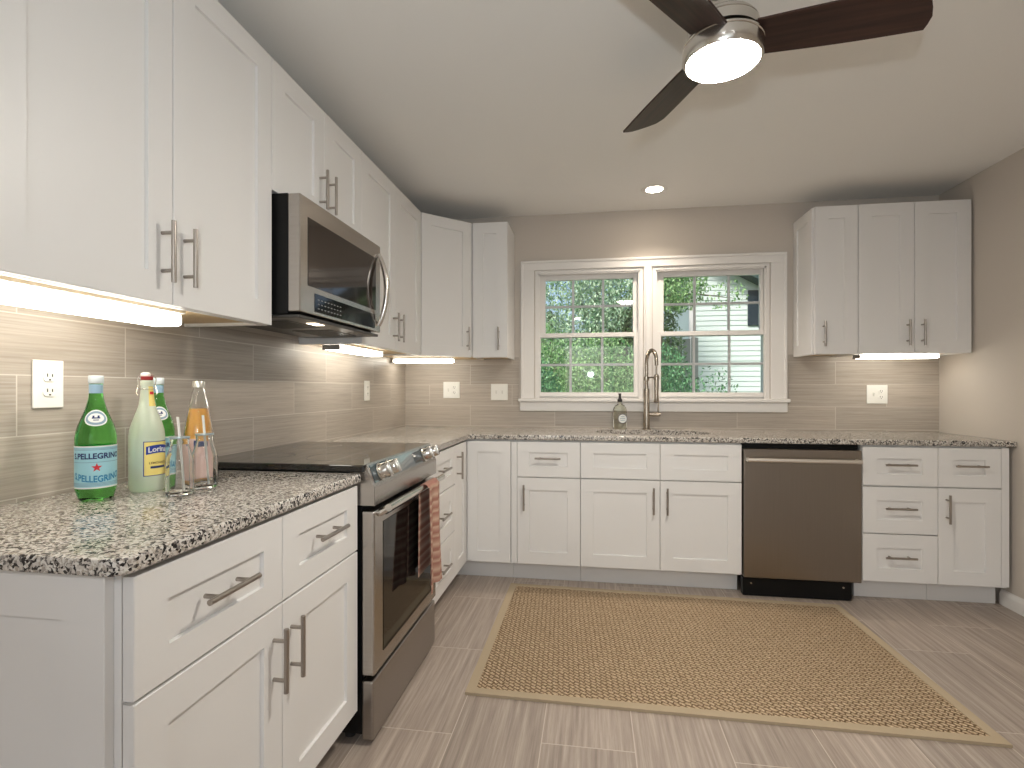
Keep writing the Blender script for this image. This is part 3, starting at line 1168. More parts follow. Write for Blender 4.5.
# oven door
bm = B(); box(bm, 0, RW, -0.688, -0.642, 0.233, 0.784, 0.006, 3)
dr = obj('oven_door', bm, M['steel'], t)
bm = B(); box(bm, 0.075, RW - 0.035, -0.6895, -0.6885, 0.285, 0.735, 0.0004)
obj('door_glass', bm, M['ovenglass'], dr)
bm = B()
hz = 0.792; hy = -0.726
tube(bm, [(0.030, hy, hz), (RW - 0.020, hy, hz)], 0.0125, 20)
for hx in (0.045, RW - 0.035):
    tube(bm, [(hx, -0.686, hz - 0.022), (hx, -0.705, hz - 0.012), (hx, hy + 0.004, hz - 0.002)], [0.013, 0.012, 0.010], 14)
obj('handle', bm, M['nickel_b'], dr, smooth=True)
bm = B()
for i in range(2):
    box(bm, 0.10, RW - 0.10, -0.690, -0.6885, 0.752 + i * 0.012, 0.757 + i * 0.012)
obj('vent_slots', bm, M['black'], dr)
bm = B(); box(bm, 0, RW, -0.684, -0.642, 0.016, 0.215, 0.008, 3)
obj('storage_drawer', bm, M['steel_dark'], t)

# towel over the oven handle (back sheet, fold over the bar, front sheet)
tw = thing('kitchen_towel', 'striped salmon and tan kitchen towel hanging over the oven handle', 'towel', (0.726, -1.70, 0), rot_l)
def towel_sheet(front_len, back_len, w0, w1, xshift=0.0):
    bm = B()
    prof = []
    nf = 22
    R0 = 0.0165
    zt = hz
    for i in range(nf + 1):
        s = i / nf
        prof.append((-R0 - 0.004 - 0.004 * s, zt - front_len * (1 - s), 1 - s))
    for i in range(1, 8):
        a = PI * i / 8
        prof.append((-R0 * math.cos(a) - 0.002, zt + R0 * math.sin(a), 0))
    for i in range(nf + 1):
        s = i / nf
        prof.append((R0 - 0.001, zt - back_len * s, s * 0.4))
    nx = 26
    grid = []
    for (y, z, fl) in prof:
        row = []
        wdt = w0 + (w1 - w0) * fl
        for j in range(nx + 1):
            u = j / nx
            x = (u - 0.5) * wdt + xshift * fl
            amp = 0.004 + 0.010 * fl
            wv = amp * (math.sin(u * 11 + 0.6) + 0.4 * math.sin(u * 23 + fl * 2)) if y < 0 else 0
            row.append(bm.verts.new((x, y - max(0, amp + wv) * (1 if y < 0 else 0), z + 0.012 * fl * math.sin(u * 3))))
        grid.append(row)
    for a, b2 in zip(grid[:-1], grid[1:]):
        for j in range(nx):
            bm.faces.new((a[j], a[j + 1], b2[j + 1], b2[j]))
    bmesh.ops.recalc_face_normals(bm, faces=bm.faces[:])
    bmesh.ops.solidify(bm, geom=bm.faces[:], thickness=0.003)
    return bm
obj('cloth', towel_sheet(0.42, 0.36, 0.155, 0.205, 0.0), M['towel'], tw, smooth=True)

# ------------------------------------------------------------------ microwave
t = thing('microwave', 'over-the-range stainless microwave with curved handle, hung under the short cabinet', 'microwave', (0, -2.166, 1.450), rot_l)
MW = 0.690; MH = 0.418
bm = B(); box(bm, 0, MW, -0.374, -0.009, 0.002, MH, 0.003)
obj('body', bm, M['black'], t)
bm = B()
box(bm, 0, MW, -0.420, -0.3745, 0.010, MH - 0.002, 0.005, 3)
dr = obj('door', bm, M['steel'], t)
bm = B(); box(bm, 0.050, MW - 0.055, -0.4215, -0.4203, 0.108, MH - 0.070, 0.0005)
obj('window_glass', bm, simple('brown_black_glass', (0.02, 0.013, 0.010), 0.06, spec=0.6), dr)
bm = B(); box(bm, 0.095, MW - 0.065, -0.4215, -0.4203, 0.022, 0.088, 0.0005)
kp = obj('keypad_glass', bm, M['ovenglass'], dr)
bm = B()
for i in range(8):
    for j in range(3):
        box(bm, 0.115 + i * 0.024, 0.127 + i * 0.024, -0.42175, -0.4216, 0.034 + j * 0.016, 0.038 + j * 0.016)
obj('keys', bm, simple('grey_key_print', (0.20, 0.20, 0.20), 0.5), kp)
bm = B()
pts = []
for i in range(17):
    s = i / 16
    z = 0.040 + s * 0.330
    bow = math.sin(PI * s)
    pts.append((MW - 0.032, -0.424 - 0.040 * bow ** 0.8, z))
tube(bm, pts, [0.010 + 0.003 * math.sin(PI * i / 16) for i in range(17)], 16)
obj('handle', bm, M['nickel_b'], dr, smooth=True)
bm = B(); box(bm, 0.006, MW - 0.006, -0.412, -0.05, -0.010, 0.0015, 0.003)
hood = obj('hood_base', bm, M['hood'], t)
bm = B()
box(bm, 0.08, 0.30, -0.33, -0.16, -0.0125, -0.0102)
box(bm, 0.38, 0.62, -0.33, -0.16, -0.0125, -0.0102)
for i in range(14):
    box(bm, 0.09 + i * 0.015, 0.096 + i * 0.015, -0.32, -0.17, -0.0135, -0.0125)
    box(bm, 0.39 + i * 0.016, 0.396 + i * 0.016, -0.32, -0.17, -0.0135, -0.0125)
obj('grease_filter', bm, M['hood'], hood)
for lx in (0.16,):
    bm = B(); box(bm, lx, lx + 0.07, -0.385, -0.35, -0.0115, -0.0102)
    obj('lamp_lens', bm, M['ucl_dim'], hood)

# ------------------------------------------------------------------ dishwasher
t = thing('dishwasher', 'dark stainless dishwasher with towel-bar handle under the worktop', 'dishwasher', (2.2655, 0, 0), 0)
DW = 0.632
bm = B(); box(bm, 0.004, DW - 0.004, -0.60, -0.03, 0.105, 0.878)
obj('tub', bm, M['black'], t)
bm = B(); box(bm, 0.004, DW - 0.004, -0.648, -0.6005, 0.112, 0.852, 0.006, 3)
dr = obj('door', bm, M['steel_dw'], t)
bm = B()
pts = []
for i in range(13):
    s = i / 12
    pts.append((0.012 + s * (DW - 0.034), -0.688 - 0.004 * math.sin(PI * s), 0.793))
tube(bm, pts, 0.0115, 16)
for hx in (0.022, DW - 0.032):
    box(bm, hx - 0.009, hx + 0.009, -0.690, -0.6475, 0.782, 0.803, 0.003)
obj('handle', bm, M['bar'], dr, smooth=True)
bm = B(); box(bm, 0.004, DW - 0.045, -0.625, -0.58, 0.002, 0.104, 0.003)
kp = obj('kick_plate', bm, M['black'], t)
for sx_ in (0.05, DW - 0.09):
    bm = B(); lathe(bm, [(0, 0.0), (0.006, 0.0), (0.005, 0.002), (0, 0.0025)], 16)
    obj('screw', bm, M['nickel_b'], kp, smooth=True, mtx=Matrix.Translation((sx_, -0.625, 0.075)) @ Matrix.Rotation(PI / 2, 4, 'X'))

# ------------------------------------------------------------------ ceiling fan
FX, FY = 1.80, -2.15
t = thing('ceiling_fan', 'three-blade dark wood ceiling fan with nickel motor and glowing round lamp', 'ceiling fan', (FX, FY, 0))
bm = B()
lathe(bm, [(0, H), (0.075, H), (0.075, H - 0.02), (0.055, H - 0.05), (0.022, H - 0.062), (0.0, H - 0.062)], 48)
obj('canopy', bm, M['nickel_b'], t, smooth=True)
bm = B(); tube(bm, [(0, 0, H - 0.06), (0, 0, 2.325)], 0.014, 20)
obj('downrod', bm, M['nickel_b'], t, smooth=True)
bm = B()
lathe(bm, [(0, 2.345), (0.045, 2.345), (0.060, 2.338), (0.062, 2.318), (0.092, 2.312), (0.101, 2.300), (0.101, 2.297),
           (0.098, 2.295), (0.098, 2.293), (0.104, 2.291), (0.104, 2.262), (0.0, 2.262)], 64)
mo = obj('motor_housing', bm, M['nickel_b'], t, smooth=True)
bm = B()
lathe(bm, [(0, 2.246), (0.114, 2.246), (0.117, 2.243), (0.117, 2.238), (0.114, 2.236), (0.114, 2.234), (0.117, 2.232),
           (0.117, 2.200), (0.110, 2.190), (0.107, 2.190), (0.107, 2.196), (0, 2.196)], 64)
lk = obj('light_kit', bm, M['nickel_b'], t, smooth=True)
bm = B()
lathe(bm, [(0, 2.166), (0.035, 2.168), (0.065, 2.173), (0.09, 2.181), (0.1055, 2.192), (0.1055, 2.1955), (0, 2.1955)], 64)
obj('lamp_lens', bm, M['dome'], lk, smooth=True)
for th in (-8, 112, 232):
    bm = B()
    r0, r1 = 0.09, 0.545
    nn = 20
    top, bot = [], []
    for i in range(nn + 1):
        s = i / nn
        r = r0 + (r1 - r0) * s
        hw = 0.060 + 0.013 * math.sin(min(1, s * 1.25) * PI / 2)
        top.append((r - 0.05 * s * s * 0.0, hw))
        bot.append((r, -hw))
    # slanted rounded tip
    tip = [(r1 + 0.004, 0.055), (r1 + 0.006, 0.03), (r1 - 0.004, 0.0), (r1 - 0.018, -0.03), (r1 - 0.035, -0.058)]
    bot = [p for p in bot if p[0] < r1 - 0.05]
    outline = top + tip + bot[::-1]
    a = [bm.verts.new((x, y, 0.0035)) for x, y in outline]
    b2 = [bm.verts.new((x, y, -0.0035)) for x, y in outline]
    bm.faces.new(a); bm.faces.new(b2[::-1])
    k = len(outline)
    for i in range(k):
        bm.faces.new((a[i], b2[i], b2[(i + 1) % k], a[(i + 1) % k]))
    bl = obj('blade', bm, M['walnut'], t)
    bl.location = (0, 0, 2.250)
    bl.rotation_euler = Euler((R(-15), 0, R(th)), 'XYZ')

# ------------------------------------------------------------------ recessed downlight
t = thing('recessed_downlight', 'small round recessed downlight in the ceiling over the sink', 'light', (1.80, -0.385, H))
bm = B()
lathe(bm, [(0.052, -0.0005), (0.058, -0.003), (0.080, -0.003), (0.083, -0.0005)], 48)
obj('trim_ring', bm, M['trim'], t, smooth=True)
bm = B()
lathe(bm, [(0, -0.004), (0.045, -0.003), (0.053, -0.0006), (0, -0.0006)], 40)
obj('lamp_lens', bm, M['recess'], t, smooth=True)
sd = bpy.data.lights.new('downlight_beam', 'SPOT')
sd.energy = 62; sd.color = (1.0, 0.86, 0.72); sd.spot_size = R(125); sd.spot_blend = 1.0; sd.shadow_soft_size = 0.05
sp = bpy.data.objects.new('downlight_beam', sd); C.objects.link(sp)
sp.location = (1.80, -0.385, H - 0.012)

for lx_, who in ((1.15, 'left'), (2.45, 'right')):  # two unseen fill lights added behind the camera, using copies of the fixture
    dup(t, (lx_, -5.5, H), None, 'added unseen fill light behind the camera, downlight copy, %s one of the pair' % who)
    ad_ = area('rear_fill_beam', (lx_, -5.5, H - 0.012), (0, 0, 0), 0.10, 12, (0.97, 0.98, 1.0))

# ------------------------------------------------------------------ electrical plates
def duplex(parent, cx, cz):
    for s in (-1, 1):
        bb = B()
        lathe(bb, [(0, 0), (0.0165, 0), (0.0165, 0.0022), (0.0155, 0.003), (0, 0.003)], 28)
        for v in bb.verts:
            v.co.y = max(-0.0125, min(0.0125, v.co.y))
        z = cz + s * 0.0195
        so_ = obj('socket', bb, M['white_pl'], parent, smooth=True,
                  mtx=Matrix.Translation((cx, -0.0055, z)) @ Matrix.Rotation(PI / 2, 4, 'X'))
        bm = B()
        box(bm, cx - 0.0075, cx - 0.0050, -0.0092, -0.0082, z - 0.001, z + 0.008)
        box(bm, cx + 0.0050, cx + 0.0075, -0.0092, -0.0082, z - 0.001, z + 0.007)
        box(bm, cx - 0.0025, cx + 0.0025, -0.0092, -0.0082, z - 0.010, z - 0.006)
        obj('slots', bm, M['slot'], so_)


def plate(name, label, loc, rz, w_, h_, gangs):
    t = thing(name, label, 'outlet', loc, rz, 'white wall plates')
    bm = B(); box(bm, -w_ / 2, w_ / 2, -0.0055, 0, -h_ / 2, h_ / 2, 0.002, 2)
    obj('cover_plate', bm, M['white_pl'], t)
    k = len(gangs)
    for i, g in enumerate(gangs):
        cx = (i - (k - 1) / 2) * 0.046
        if g == 'o':
            duplex(t, cx, 0)
        elif g == 's':
            bm = B()
            box(bm, cx - 0.005, cx + 0.005, -0.0075, -0.0056, -0.012, 0.012, 0.001)
            box(bm, cx - 0.0035, cx + 0.0035, -0.016, -0.0070, 0.000, 0.009, 0.001)
            obj('toggle_switch', bm, simple('ivory_plastic', (0.70, 0.69, 0.64), 0.35) if 'ivory' not in M else M['ivory'], t)
    return t
plate('wall_outlet', 'white single-gang duplex outlet on the tile left of the green bottle', (0.0045, -2.662, 1.206), rot_l, 0.078, 0.124, ['o'])
plate('wall_outlet', 'white duplex outlet on the left wall tile near the corner', (0.0045, -0.702, 1.185), rot_l, 0.074, 0.124, ['o'])
plate('switch_plate', 'square white switch and outlet plate under the diagonal corner cabinet', (0.366, -0.0045, 1.189), 0, 0.125, 0.122, ['s', 'o'])
plate('switch_plate', 'square white double switch plate just left of the window', (0.730, -0.0045, 1.174), 0, 0.125, 0.120, ['s', 's'])
plate('switch_plate', 'square white switch and outlet plate under the right wall cabinets', (3.285, -0.0045, 1.160), 0, 0.126, 0.124, ['s', 'o'])

# ------------------------------------------------------------------ faucet
t = thing('faucet', 'brushed nickel pull-down faucet with a high arched spring neck at the sink', 'faucet', (1.783, -0.075, 0.9145))
bm = B()
lathe(bm, [(0, 0), (0.029, 0), (0.029, 0.006), (0.0215, 0.010), (0.0205, 0.275), (0.0165, 0.285), (0, 0.285)], 32)
obj('body', bm, M['faucet'], t, smooth=True)
bm = B()
pts = [(0, 0, 0.28), (0, 0, 0.40), (0, 0, 0.47)]
dx, dy = 0.052, -0.125
for i in range(1, 13):
    a = PI * i / 12
    s = (1 - math.cos(a)) / 2
    pts.append((dx * s, dy * s, 0.47 + 0.075 * math.sin(a)))
pts += [(dx, dy, 0.44)]
tube(bm, pts, 0.0115, 16)
obj('neck', bm, M['faucet'], t, smooth=True)
# spring coil over the neck
bm = B()
cp_pts = []
tot = len(pts) - 1
N = 360
for i in range(N + 1):
    f = i / N * (tot - 1e-6)
    k = int(f)
    p = Vector(pts[k]).lerp(Vector(pts[k + 1]), f - k)
    tdir = (Vector(pts[k + 1]) - Vector(pts[k])).normalized()
    side = Vector((dy, -dx, 0)).normalized()
    up = tdir.cross(side)
    a = i * 2 * PI / 9
    cp_pts.append(p + (side * math.cos(a) + up * math.sin(a)) * 0.0125)
tube(bm, cp_pts, 0.0016, 5)
obj('spring', bm, M['faucet'], t, smooth=True)
bm = B()
tube(bm, [(dx, dy, 0.45), (dx, dy, 0.375)], 0.006, 12)
obj('hose', bm, M['faucet'], t, smooth=True)
bm = B()
tube(bm, [(dx, dy, 0.380), (dx, dy, 0.37), (dx, dy, 0.24), (dx, dy, 0.195), (dx, dy, 0.19)], [0.011, 0.016, 0.014, 0.018, 0.016], 20)
obj('spray_head', bm, M['faucet'], t, smooth=True)
bm = B()
tube(bm, [(0, 0, 0.355), (dx * 0.5, dy * 0.5, 0.362), (dx, dy, 0.355)], 0.005, 10)
tube(bm, [(dx, dy, 0.344), (dx, dy, 0.366)], 0.0185, 20)
tube(bm, [(0, 0, 0.340), (0, 0, 0.368)], 0.0185, 20)
obj('holder_arm', bm, M['faucet'], t, smooth=True)
bm = B()
tube(bm, [(0.018, 0, 0.105), (0.092, 0, 0.105)], 0.0125, 18)
tube(bm, [(0.078, -0.0, 0.113), (0.080, -0.004, 0.190)], [0.005, 0.004], 12)
obj('lever', bm, M['faucet'], t, smooth=True)

# ------------------------------------------------------------------ soap bottle
t = thing('soap_bottle', 'clear glass soap dispenser with black pump and oval label beside the faucet', 'bottle', (1.600, -0.085, 0.9148), R(8))
sp_ = [(0, 0), (0.040, 0), (0.046, 0.006), (0.047, 0.02), (0.047, 0.130), (0.043, 0.150), (0.032, 0.166), (0.018, 0.174), (0.014, 0.182), (0.014, 0.190), (0, 0.190)]
bm = B(); lathe(bm, sp_, 40)
for v in bm.verts:
    v.co.y *= 0.62
bo = obj('body', bm, M['soap'], t, smooth=True)
bm = B()
lathe(bm, [(0, 0.1905), (0.0165, 0.1905), (0.0165, 0.210), (0.009, 0.214), (0.0075, 0.240), (0.010, 0.241), (0.010, 0.250), (0, 0.251)], 24)
tube(bm, [(0, 0, 0.246), (-0.004, -0.03, 0.244)], 0.004, 10)
obj('pump', bm, M['blackp'], t, smooth=True)
def oval(a_, b_, n_=36):
    return [(a_ * math.cos(2 * PI * i / n_), b_ * math.sin(2 * PI * i / n_)) for i in range(n_)]
for (nm_, a_, b_, mt_, lf) in (('label_rim', 0.031, 0.033, 'ink_navy', -0.0305), ('label', 0.0285, 0.030, 'lbl_white', -0.0309)):
    bm = B(); flat_poly(bm, oval(a_, b_)); bm.transform(Matrix.Translation((0.013, lf + 0.0, 0.075)))
    obj(nm_, bm, M[mt_], t)
bm = B()
for i, (ww) in enumerate((0.026, 0.036, 0.030)):
    box(bm, 0.013 - ww / 2, 0.013 + ww / 2, -0.0313, -0.0311, 0.088 - i * 0.013, 0.091 - i * 0.013)
obj('label_print', bm, M['ink_grey'], t)

# ------------------------------------------------------------------ bottles on the near worktop
CT = 0.9146
def face_cam(x, y):
    dx_, dy_ = 1.405 - x, -3.8311 - y
    return math.atan2(dx_, -dy_)

PELP = [(0, 0.004), (0.012, 0.002), (0.030, 0.0), (0.036, 0.004), (0.040, 0.020), (0.0425, 0.032), (0.0425, 0.150), (0.0425, 0.158),
        (0.0405, 0.172), (0.0370, 0.187), (0.0310, 0.204), (0.0245, 0.222), (0.0190, 0.240), (0.0155, 0.256), (0.0140, 0.270),
        (0.0140, 0.292), (0, 0.292)]
PR = prof_r(PELP[4:-1])

def green_bottle(label, loc, rz, full=True):
    t = thing('water_bottle', label, 'bottle', loc, rz, 'green mineral water bottles')
    bm = B(); lathe(bm, PELP, 56)
    # petal feet
    for v in bm.verts:
        if v.co.z < 0.03 and v.co.xy.length > 0.02:
            a = math.atan2(v.co.y, v.co.x)
            v.co.z += 0.006 * (1 - math.cos(5 * a)) / 2 * (1 - v.co.z / 0.03)
    obj('body', bm, M['green_pet'], t, smooth=True)
    bm = B(); lathe(bm, [(0, 0.2925), (0.0150, 0.2925), (0.0158, 0.294), (0.0158, 0.310), (0.0145, 0.3125), (0, 0.3125)], 40)
    obj('cap', bm, M['cap_white'], t, smooth=True)
    bm = B(); lathe(bm, [(0.0144, 0.268), (0.0144, 0.2905)], 40)
    nl = obj('neck_label', bm, simple('neck_label_blue', (0.30, 0.45, 0.58), 0.4) if 'nk' not in M else M['nk'], t, smooth=True)
    # main label band
    bm = B(); lathe(bm, [(0.0428, 0.034), (0.0428, 0.138)], 64)
    ml = obj('label', bm, M['lbl_blue'], t, smooth=True)
    for za, zb2 in ((0.034, 0.0375), (0.1355, 0.1385)):
        bm = B()
        lathe(bm, [(0.0430, za), (0.0430, zb2)], 64)
        obj('label_edge', bm, M['lbl_white'], ml, smooth=True)
    bm = B()
    for za in (0.0405, 0.0435, 0.0465, 0.1285, 0.1315, 0.098):
        lathe(bm, [(0.0430, za), (0.0430, za + 0.0012)], 64)
    obj('label_stripes', bm, M['ink_grey'], ml, smooth=True)
    if full:
        bm = text_bm('S.PELLEGRINO', 0.019, 0.0006, 0.110)
        wrap(bm, PR, R(3), 0.113, 0.0006)
        obj('brand_lettering', bm, M['ink_navy'], ml)
        bm = text_bm('S.PELLEGRINO', 0.022, 0.0006, 0.106)
        for v in bm.verts:
            v.co.z += -0.0015 + 3.2 * v.co.x ** 2
        wrap(bm, PR, R(4), 0.058, 0.0006)
        obj('arched_lettering', bm, M['ink_blue'], ml)
        bm = B()
        st = []
        for i in range(10):
            r_ = 0.0115 if i % 2 == 0 else 0.0046
            a = PI / 2 + i * PI / 5
            st.append((r_ * math.cos(a), r_ * math.sin(a)))
        flat_poly(bm, st); wrap(bm, PR, R(2), 0.0855, 0.0007)
        obj('star', bm, M['ink_red'], ml)
    # oval shoulder label: rim, field, crest lines
    for nm_, a_, b_, mt_, lf in (('crest_rim', 0.0235, 0.0200, 'lbl_white', 0.0005), ('crest_field', 0.0205, 0.0170, 'ink_grey', 0.0008),
                                 ('crest_inner', 0.0160, 0.0115, 'lbl_white', 0.0011)):
        bm = B()
        pts_ = [(r_ * a_ * math.cos(2 * PI * i / 28), r_ * b_ * math.sin(2 * PI * i / 28)) for r_ in (1,) for i in range(28)]
        ctr = bm.verts.new((0, 0, 0)); rg = [bm.verts.new((x, 0, z)) for x, z in pts_]
        mid = [bm.verts.new((x * .5, 0, z * .5)) for x, z in pts_]
        for i in range(28):
            j = (i + 1) % 28
            bm.faces.new((ctr, mid[i], mid[j])); bm.faces.new((mid[i], rg[i], rg[j], mid[j]))
        wrap(bm, PR, R(0), 0.207, lf)
        obj(nm_, bm, M[mt_], t)
    bm = B()
    for x_, z_, w2, h2 in ((0, 0.0, 0.016, 0.003), (-0.005, 0.003, 0.004, 0.006), (0.005, 0.003, 0.004, 0.006), (0, -0.005, 0.010, 0.002)):
        grid_patch(bm, x_ - w2 / 2, x_ + w2 / 2, z_ - h2 / 2, z_ + h2 / 2, 4, 1)
    wrap(bm, PR, 0, 0.207, 0.0014)
    obj('crest_print', bm, M['ink_navy'], t)
    return t

M['nk'] = simple('neck_label_blue', (0.30, 0.45, 0.58), 0.4)
M['ivory'] = simple('ivory_plastic', (0.70, 0.69, 0.64), 0.35)
gb = green_bottle('green mineral water bottle with pale blue label, standing in front by itself', (0.170, -2.680, CT), face_cam(0.170, -2.680))
dup(gb, (0.125, -2.440, CT), face_cam(0.125, -2.440) + R(8), 'green mineral water bottle half hidden behind the lemonade bottle')

# lemonade swing-top bottle
lx_, ly_ = 0.191, -2.549
t = thing('lemonade_bottle', 'swing-top bottle of cloudy lemonade with yellow and blue label', 'bottle', (lx_, ly_, CT), face_cam(lx_, ly_))
LP = [(0, 0.003), (0.030, 0.001), (0.038, 0.0), (0.0415, 0.006), (0.042, 0.015), (0.042, 0.150), (0.0405, 0.166), (0.036, 0.184),
      (0.030, 0.202), (0.024, 0.218), (0.0195, 0.234), (0.0170, 0.250), (0.0150, 0.270), (0.0138, 0.286), (0.0155, 0.290),
      (0.0155, 0.300), (0.0125, 0.303), (0, 0.303)]
LR = prof_r(LP[4:-1])
bm = B(); lathe(bm, LP, 56)
obj('body', bm, M['lemon'], t, smooth=True)
bm = B(); lathe(bm, [(0, 0.3035), (0.0135, 0.3035), (0.0145, 0.306), (0.0140, 0.3135), (0, 0.3135)], 32)
obj('gasket', bm, M['rubber'], t, smooth=True)
bm = B(); lathe(bm, [(0, 0.314), (0.011, 0.314), (0.012, 0.317), (0.011, 0.322), (0.006, 0.3245), (0, 0.3245)], 32, -0.003)
obj('stopper', bm, M['white_pl'], t, smooth=True)
bm = B()
for sx_ in (-1, 1):
    tube(bm, [(sx_ * 0.0135, 0, 0.318), (sx_ * 0.021, -0.002, 0.308), (sx_ * 0.019, -0.002, 0.285), (sx_ * 0.016, 0, 0.278)], 0.0011, 8)
    tube(bm, [(sx_ * 0.019, -0.002, 0.290), (sx_ * 0.024, -0.01, 0.268), (sx_ * 0.020, -0.014, 0.262)], 0.0011, 8)
tube(bm, [(-0.0135, 0, 0.318), (0.0135, 0, 0.318)], 0.0011, 8)
tube(bm, [(0.0165 * math.cos(a), 0.0165 * math.sin(a), 0.279) for a in [2 * PI * i / 24 for i in range(25)]], 0.0011, 8)
obj('wire_bail', bm, M['nickel_b'], t, smooth=True)
ph = R(38)
bm = B(); grid_patch(bm, -0.036, 0.036, -0.047, 0.047, 24, 2); wrap(bm, LR, ph, 0.090, 0.0005)
lb = obj('label', bm, M['ink_royal'], t, smooth=True)
bm = B(); grid_patch(bm, -0.0340, 0.0340, -0.045, 0.045, 24, 2); wrap(bm, LR, ph, 0.090, 0.0008)
obj('label_field', bm, M['lbl_yellow'], lb, smooth=True)
bm = B(); grid_patch(bm, -0.030, 0.030, -0.011, 0.011, 24, 2)
for v in bm.verts:
    v.co.z += 0.004 * math.cos(v.co.x / 0.030 * PI / 2)
wrap(bm, LR, ph, 0.112, 0.0011)
obj('banner', bm, M['ink_royal'], lb, smooth=True)
bm = text_bm('Lorina', 0.020, 0.0005, 0.050)
for v in bm.verts:
    v.co.z += 0.003 * math.cos(v.co.x / 0.030 * PI / 2)
wrap(bm, LR, ph, 0.112, 0.0014)
obj('banner_lettering', bm, M['lbl_white'], lb)
bm = text_bm('LEMONADE', 0.008, 0.0001, 0.046); wrap(bm, LR, ph, 0.078, 0.0011)
obj('label_lettering', bm, simple('brown_ink', (0.16, 0.07, 0.02), 0.5), lb)
bm = B(); grid_patch(bm, -0.020, 0.020, -0.003, 0.003, 12, 1); wrap(bm, LR, ph, 0.0665, 0.0011)
obj('label_strip', bm, M['ink_navy'], lb, smooth=True)
bm = B(); grid_patch(bm, -0.008, 0.011, -0.026, 0.028, 8, 8); wrap(bm, LR, R(42), 0.258, 0.0006)
nlb = obj('neck_label', bm, M['lbl_yellow'], t, smooth=True)
bm = B(); grid_patch(bm, -0.005, 0.007, -0.004, 0.004, 6, 2); wrap(bm, LR, R(42), 0.268, 0.0009)
obj('neck_print', bm, M['ink_red'], nlb, smooth=True)

# orange juice carafe bottle
jx, jy = 0.2150, -2.385
t = thing('juice_bottle', 'tall tapered glass bottle of orange juice with silver cap and pink label', 'bottle', (jx, jy, CT), face_cam(jx, jy))
JP = [(0, 0.004), (0.030, 0.0), (0.039, 0.003), (0.0415, 0.012), (0.0415, 0.120), (0.0395, 0.145), (0.035, 0.180), (0.0295, 0.210),
      (0.024, 0.238), (0.0185, 0.262), (0.0150, 0.280), (0.0145, 0.288)]
JI = [(r - 0.0025, z) for r, z in JP[3:]][::-1]
bm = B(); lathe(bm, JP + JI + [(0.030, 0.010), (0, 0.010)], 56)
obj('bottle_glass', bm, M['clear'], t, smooth=True)
bm = B()
lathe(bm, [(0, 0.0115), (0.030, 0.0115), (0.0380, 0.016), (0.0385, 0.12), (0.0365, 0.145), (0.0320, 0.180), (0.0265, 0.210), (0.0243, 0.220), (0, 0.220)], 48)
obj('juice', bm, M['juice'], t, smooth=True)
bm = B(); lathe(bm, [(0, 0.303), (0.0155, 0.303), (0.0170, 0.300), (0.0170, 0.284), (0.0152, 0.284), (0.0152, 0.2885), (0, 0.2885)], 36)
obj('cap', bm, simple('silver_cap', (0.66, 0.64, 0.58), 0.3, 0.8), t, smooth=True)
JR = prof_r(JP[3:])
bm = B(); grid_patch(bm, -0.050, 0.050, -0.060, 0.050, 28, 3); wrap(bm, JR, R(0), 0.080, 0.0005)
lb = obj('label', bm, M['lbl_pink'], t, smooth=True)
bm = B(); grid_patch(bm, -0.020, 0.020, -0.010, 0.010, 12, 2); wrap(bm, JR, R(10), 0.115, 0.0009)
obj('label_crest', bm, M['ink_navy'], lb, smooth=True)

# two small milk-bottle glasses with lids and straws
def milk_glass(label, loc, rz):
    t = thing('straw_glass', label, 'glass', loc, rz, 'small milk-bottle glasses with straws')
    po = [(0, 0.003), (0.024, 0.0), (0.0310, 0.003), (0.0325, 0.010), (0.0325, 0.086), (0.0305, 0.100), (0.0255, 0.116), (0.0215, 0.130),
          (0.0210, 0.140), (0.0225, 0.143), (0.0225, 0.149)]
    pi_ = [(0.0195, 0.149), (0.0188, 0.132), (0.0232, 0.115), (0.0282, 0.099), (0.0300, 0.086), (0.0300, 0.012), (0.022, 0.008), (0, 0.008)]
    bm = B(); lathe(bm, po + pi_, 48)
    # faint vertical flutes
    for v in bm.verts:
        if 0.012 < v.co.z < 0.09 and v.co.xy.length > 0.031:
            a = math.atan2(v.co.y, v.co.x)
            k_ = 1 + 0.012 * math.cos(12 * a)
            v.co.x *= k_; v.co.y *= k_
    obj('glass', bm, M['clear'], t, smooth=True)
    bm = B(); lathe(bm, [(0.0070, 0.1495), (0.0235, 0.1495), (0.0240, 0.1510), (0.0235, 0.1535), (0.0070, 0.1535)], 40, closed=True)
    obj('lid', bm, M['lid'], t, smooth=True)
    bm = B()
    tube(bm, [(0.010, 0.004, 0.012), (0.0, 0.0, 0.150), (-0.0045, -0.002, 0.205)], 0.0032, 12)
    obj('straw', bm, M['white_pl'], t, smooth=True)
    return t
mg = milk_glass('small empty milk-bottle glass with straw, nearer, beside the lemonade bottle', (0.334, -2.597, CT), face_cam(0.334, -2.6))
dup(mg, (0.326, -2.497, CT), face_cam(0.326, -2.497), 'small empty milk-bottle glass with straw, in front of the juice bottle')

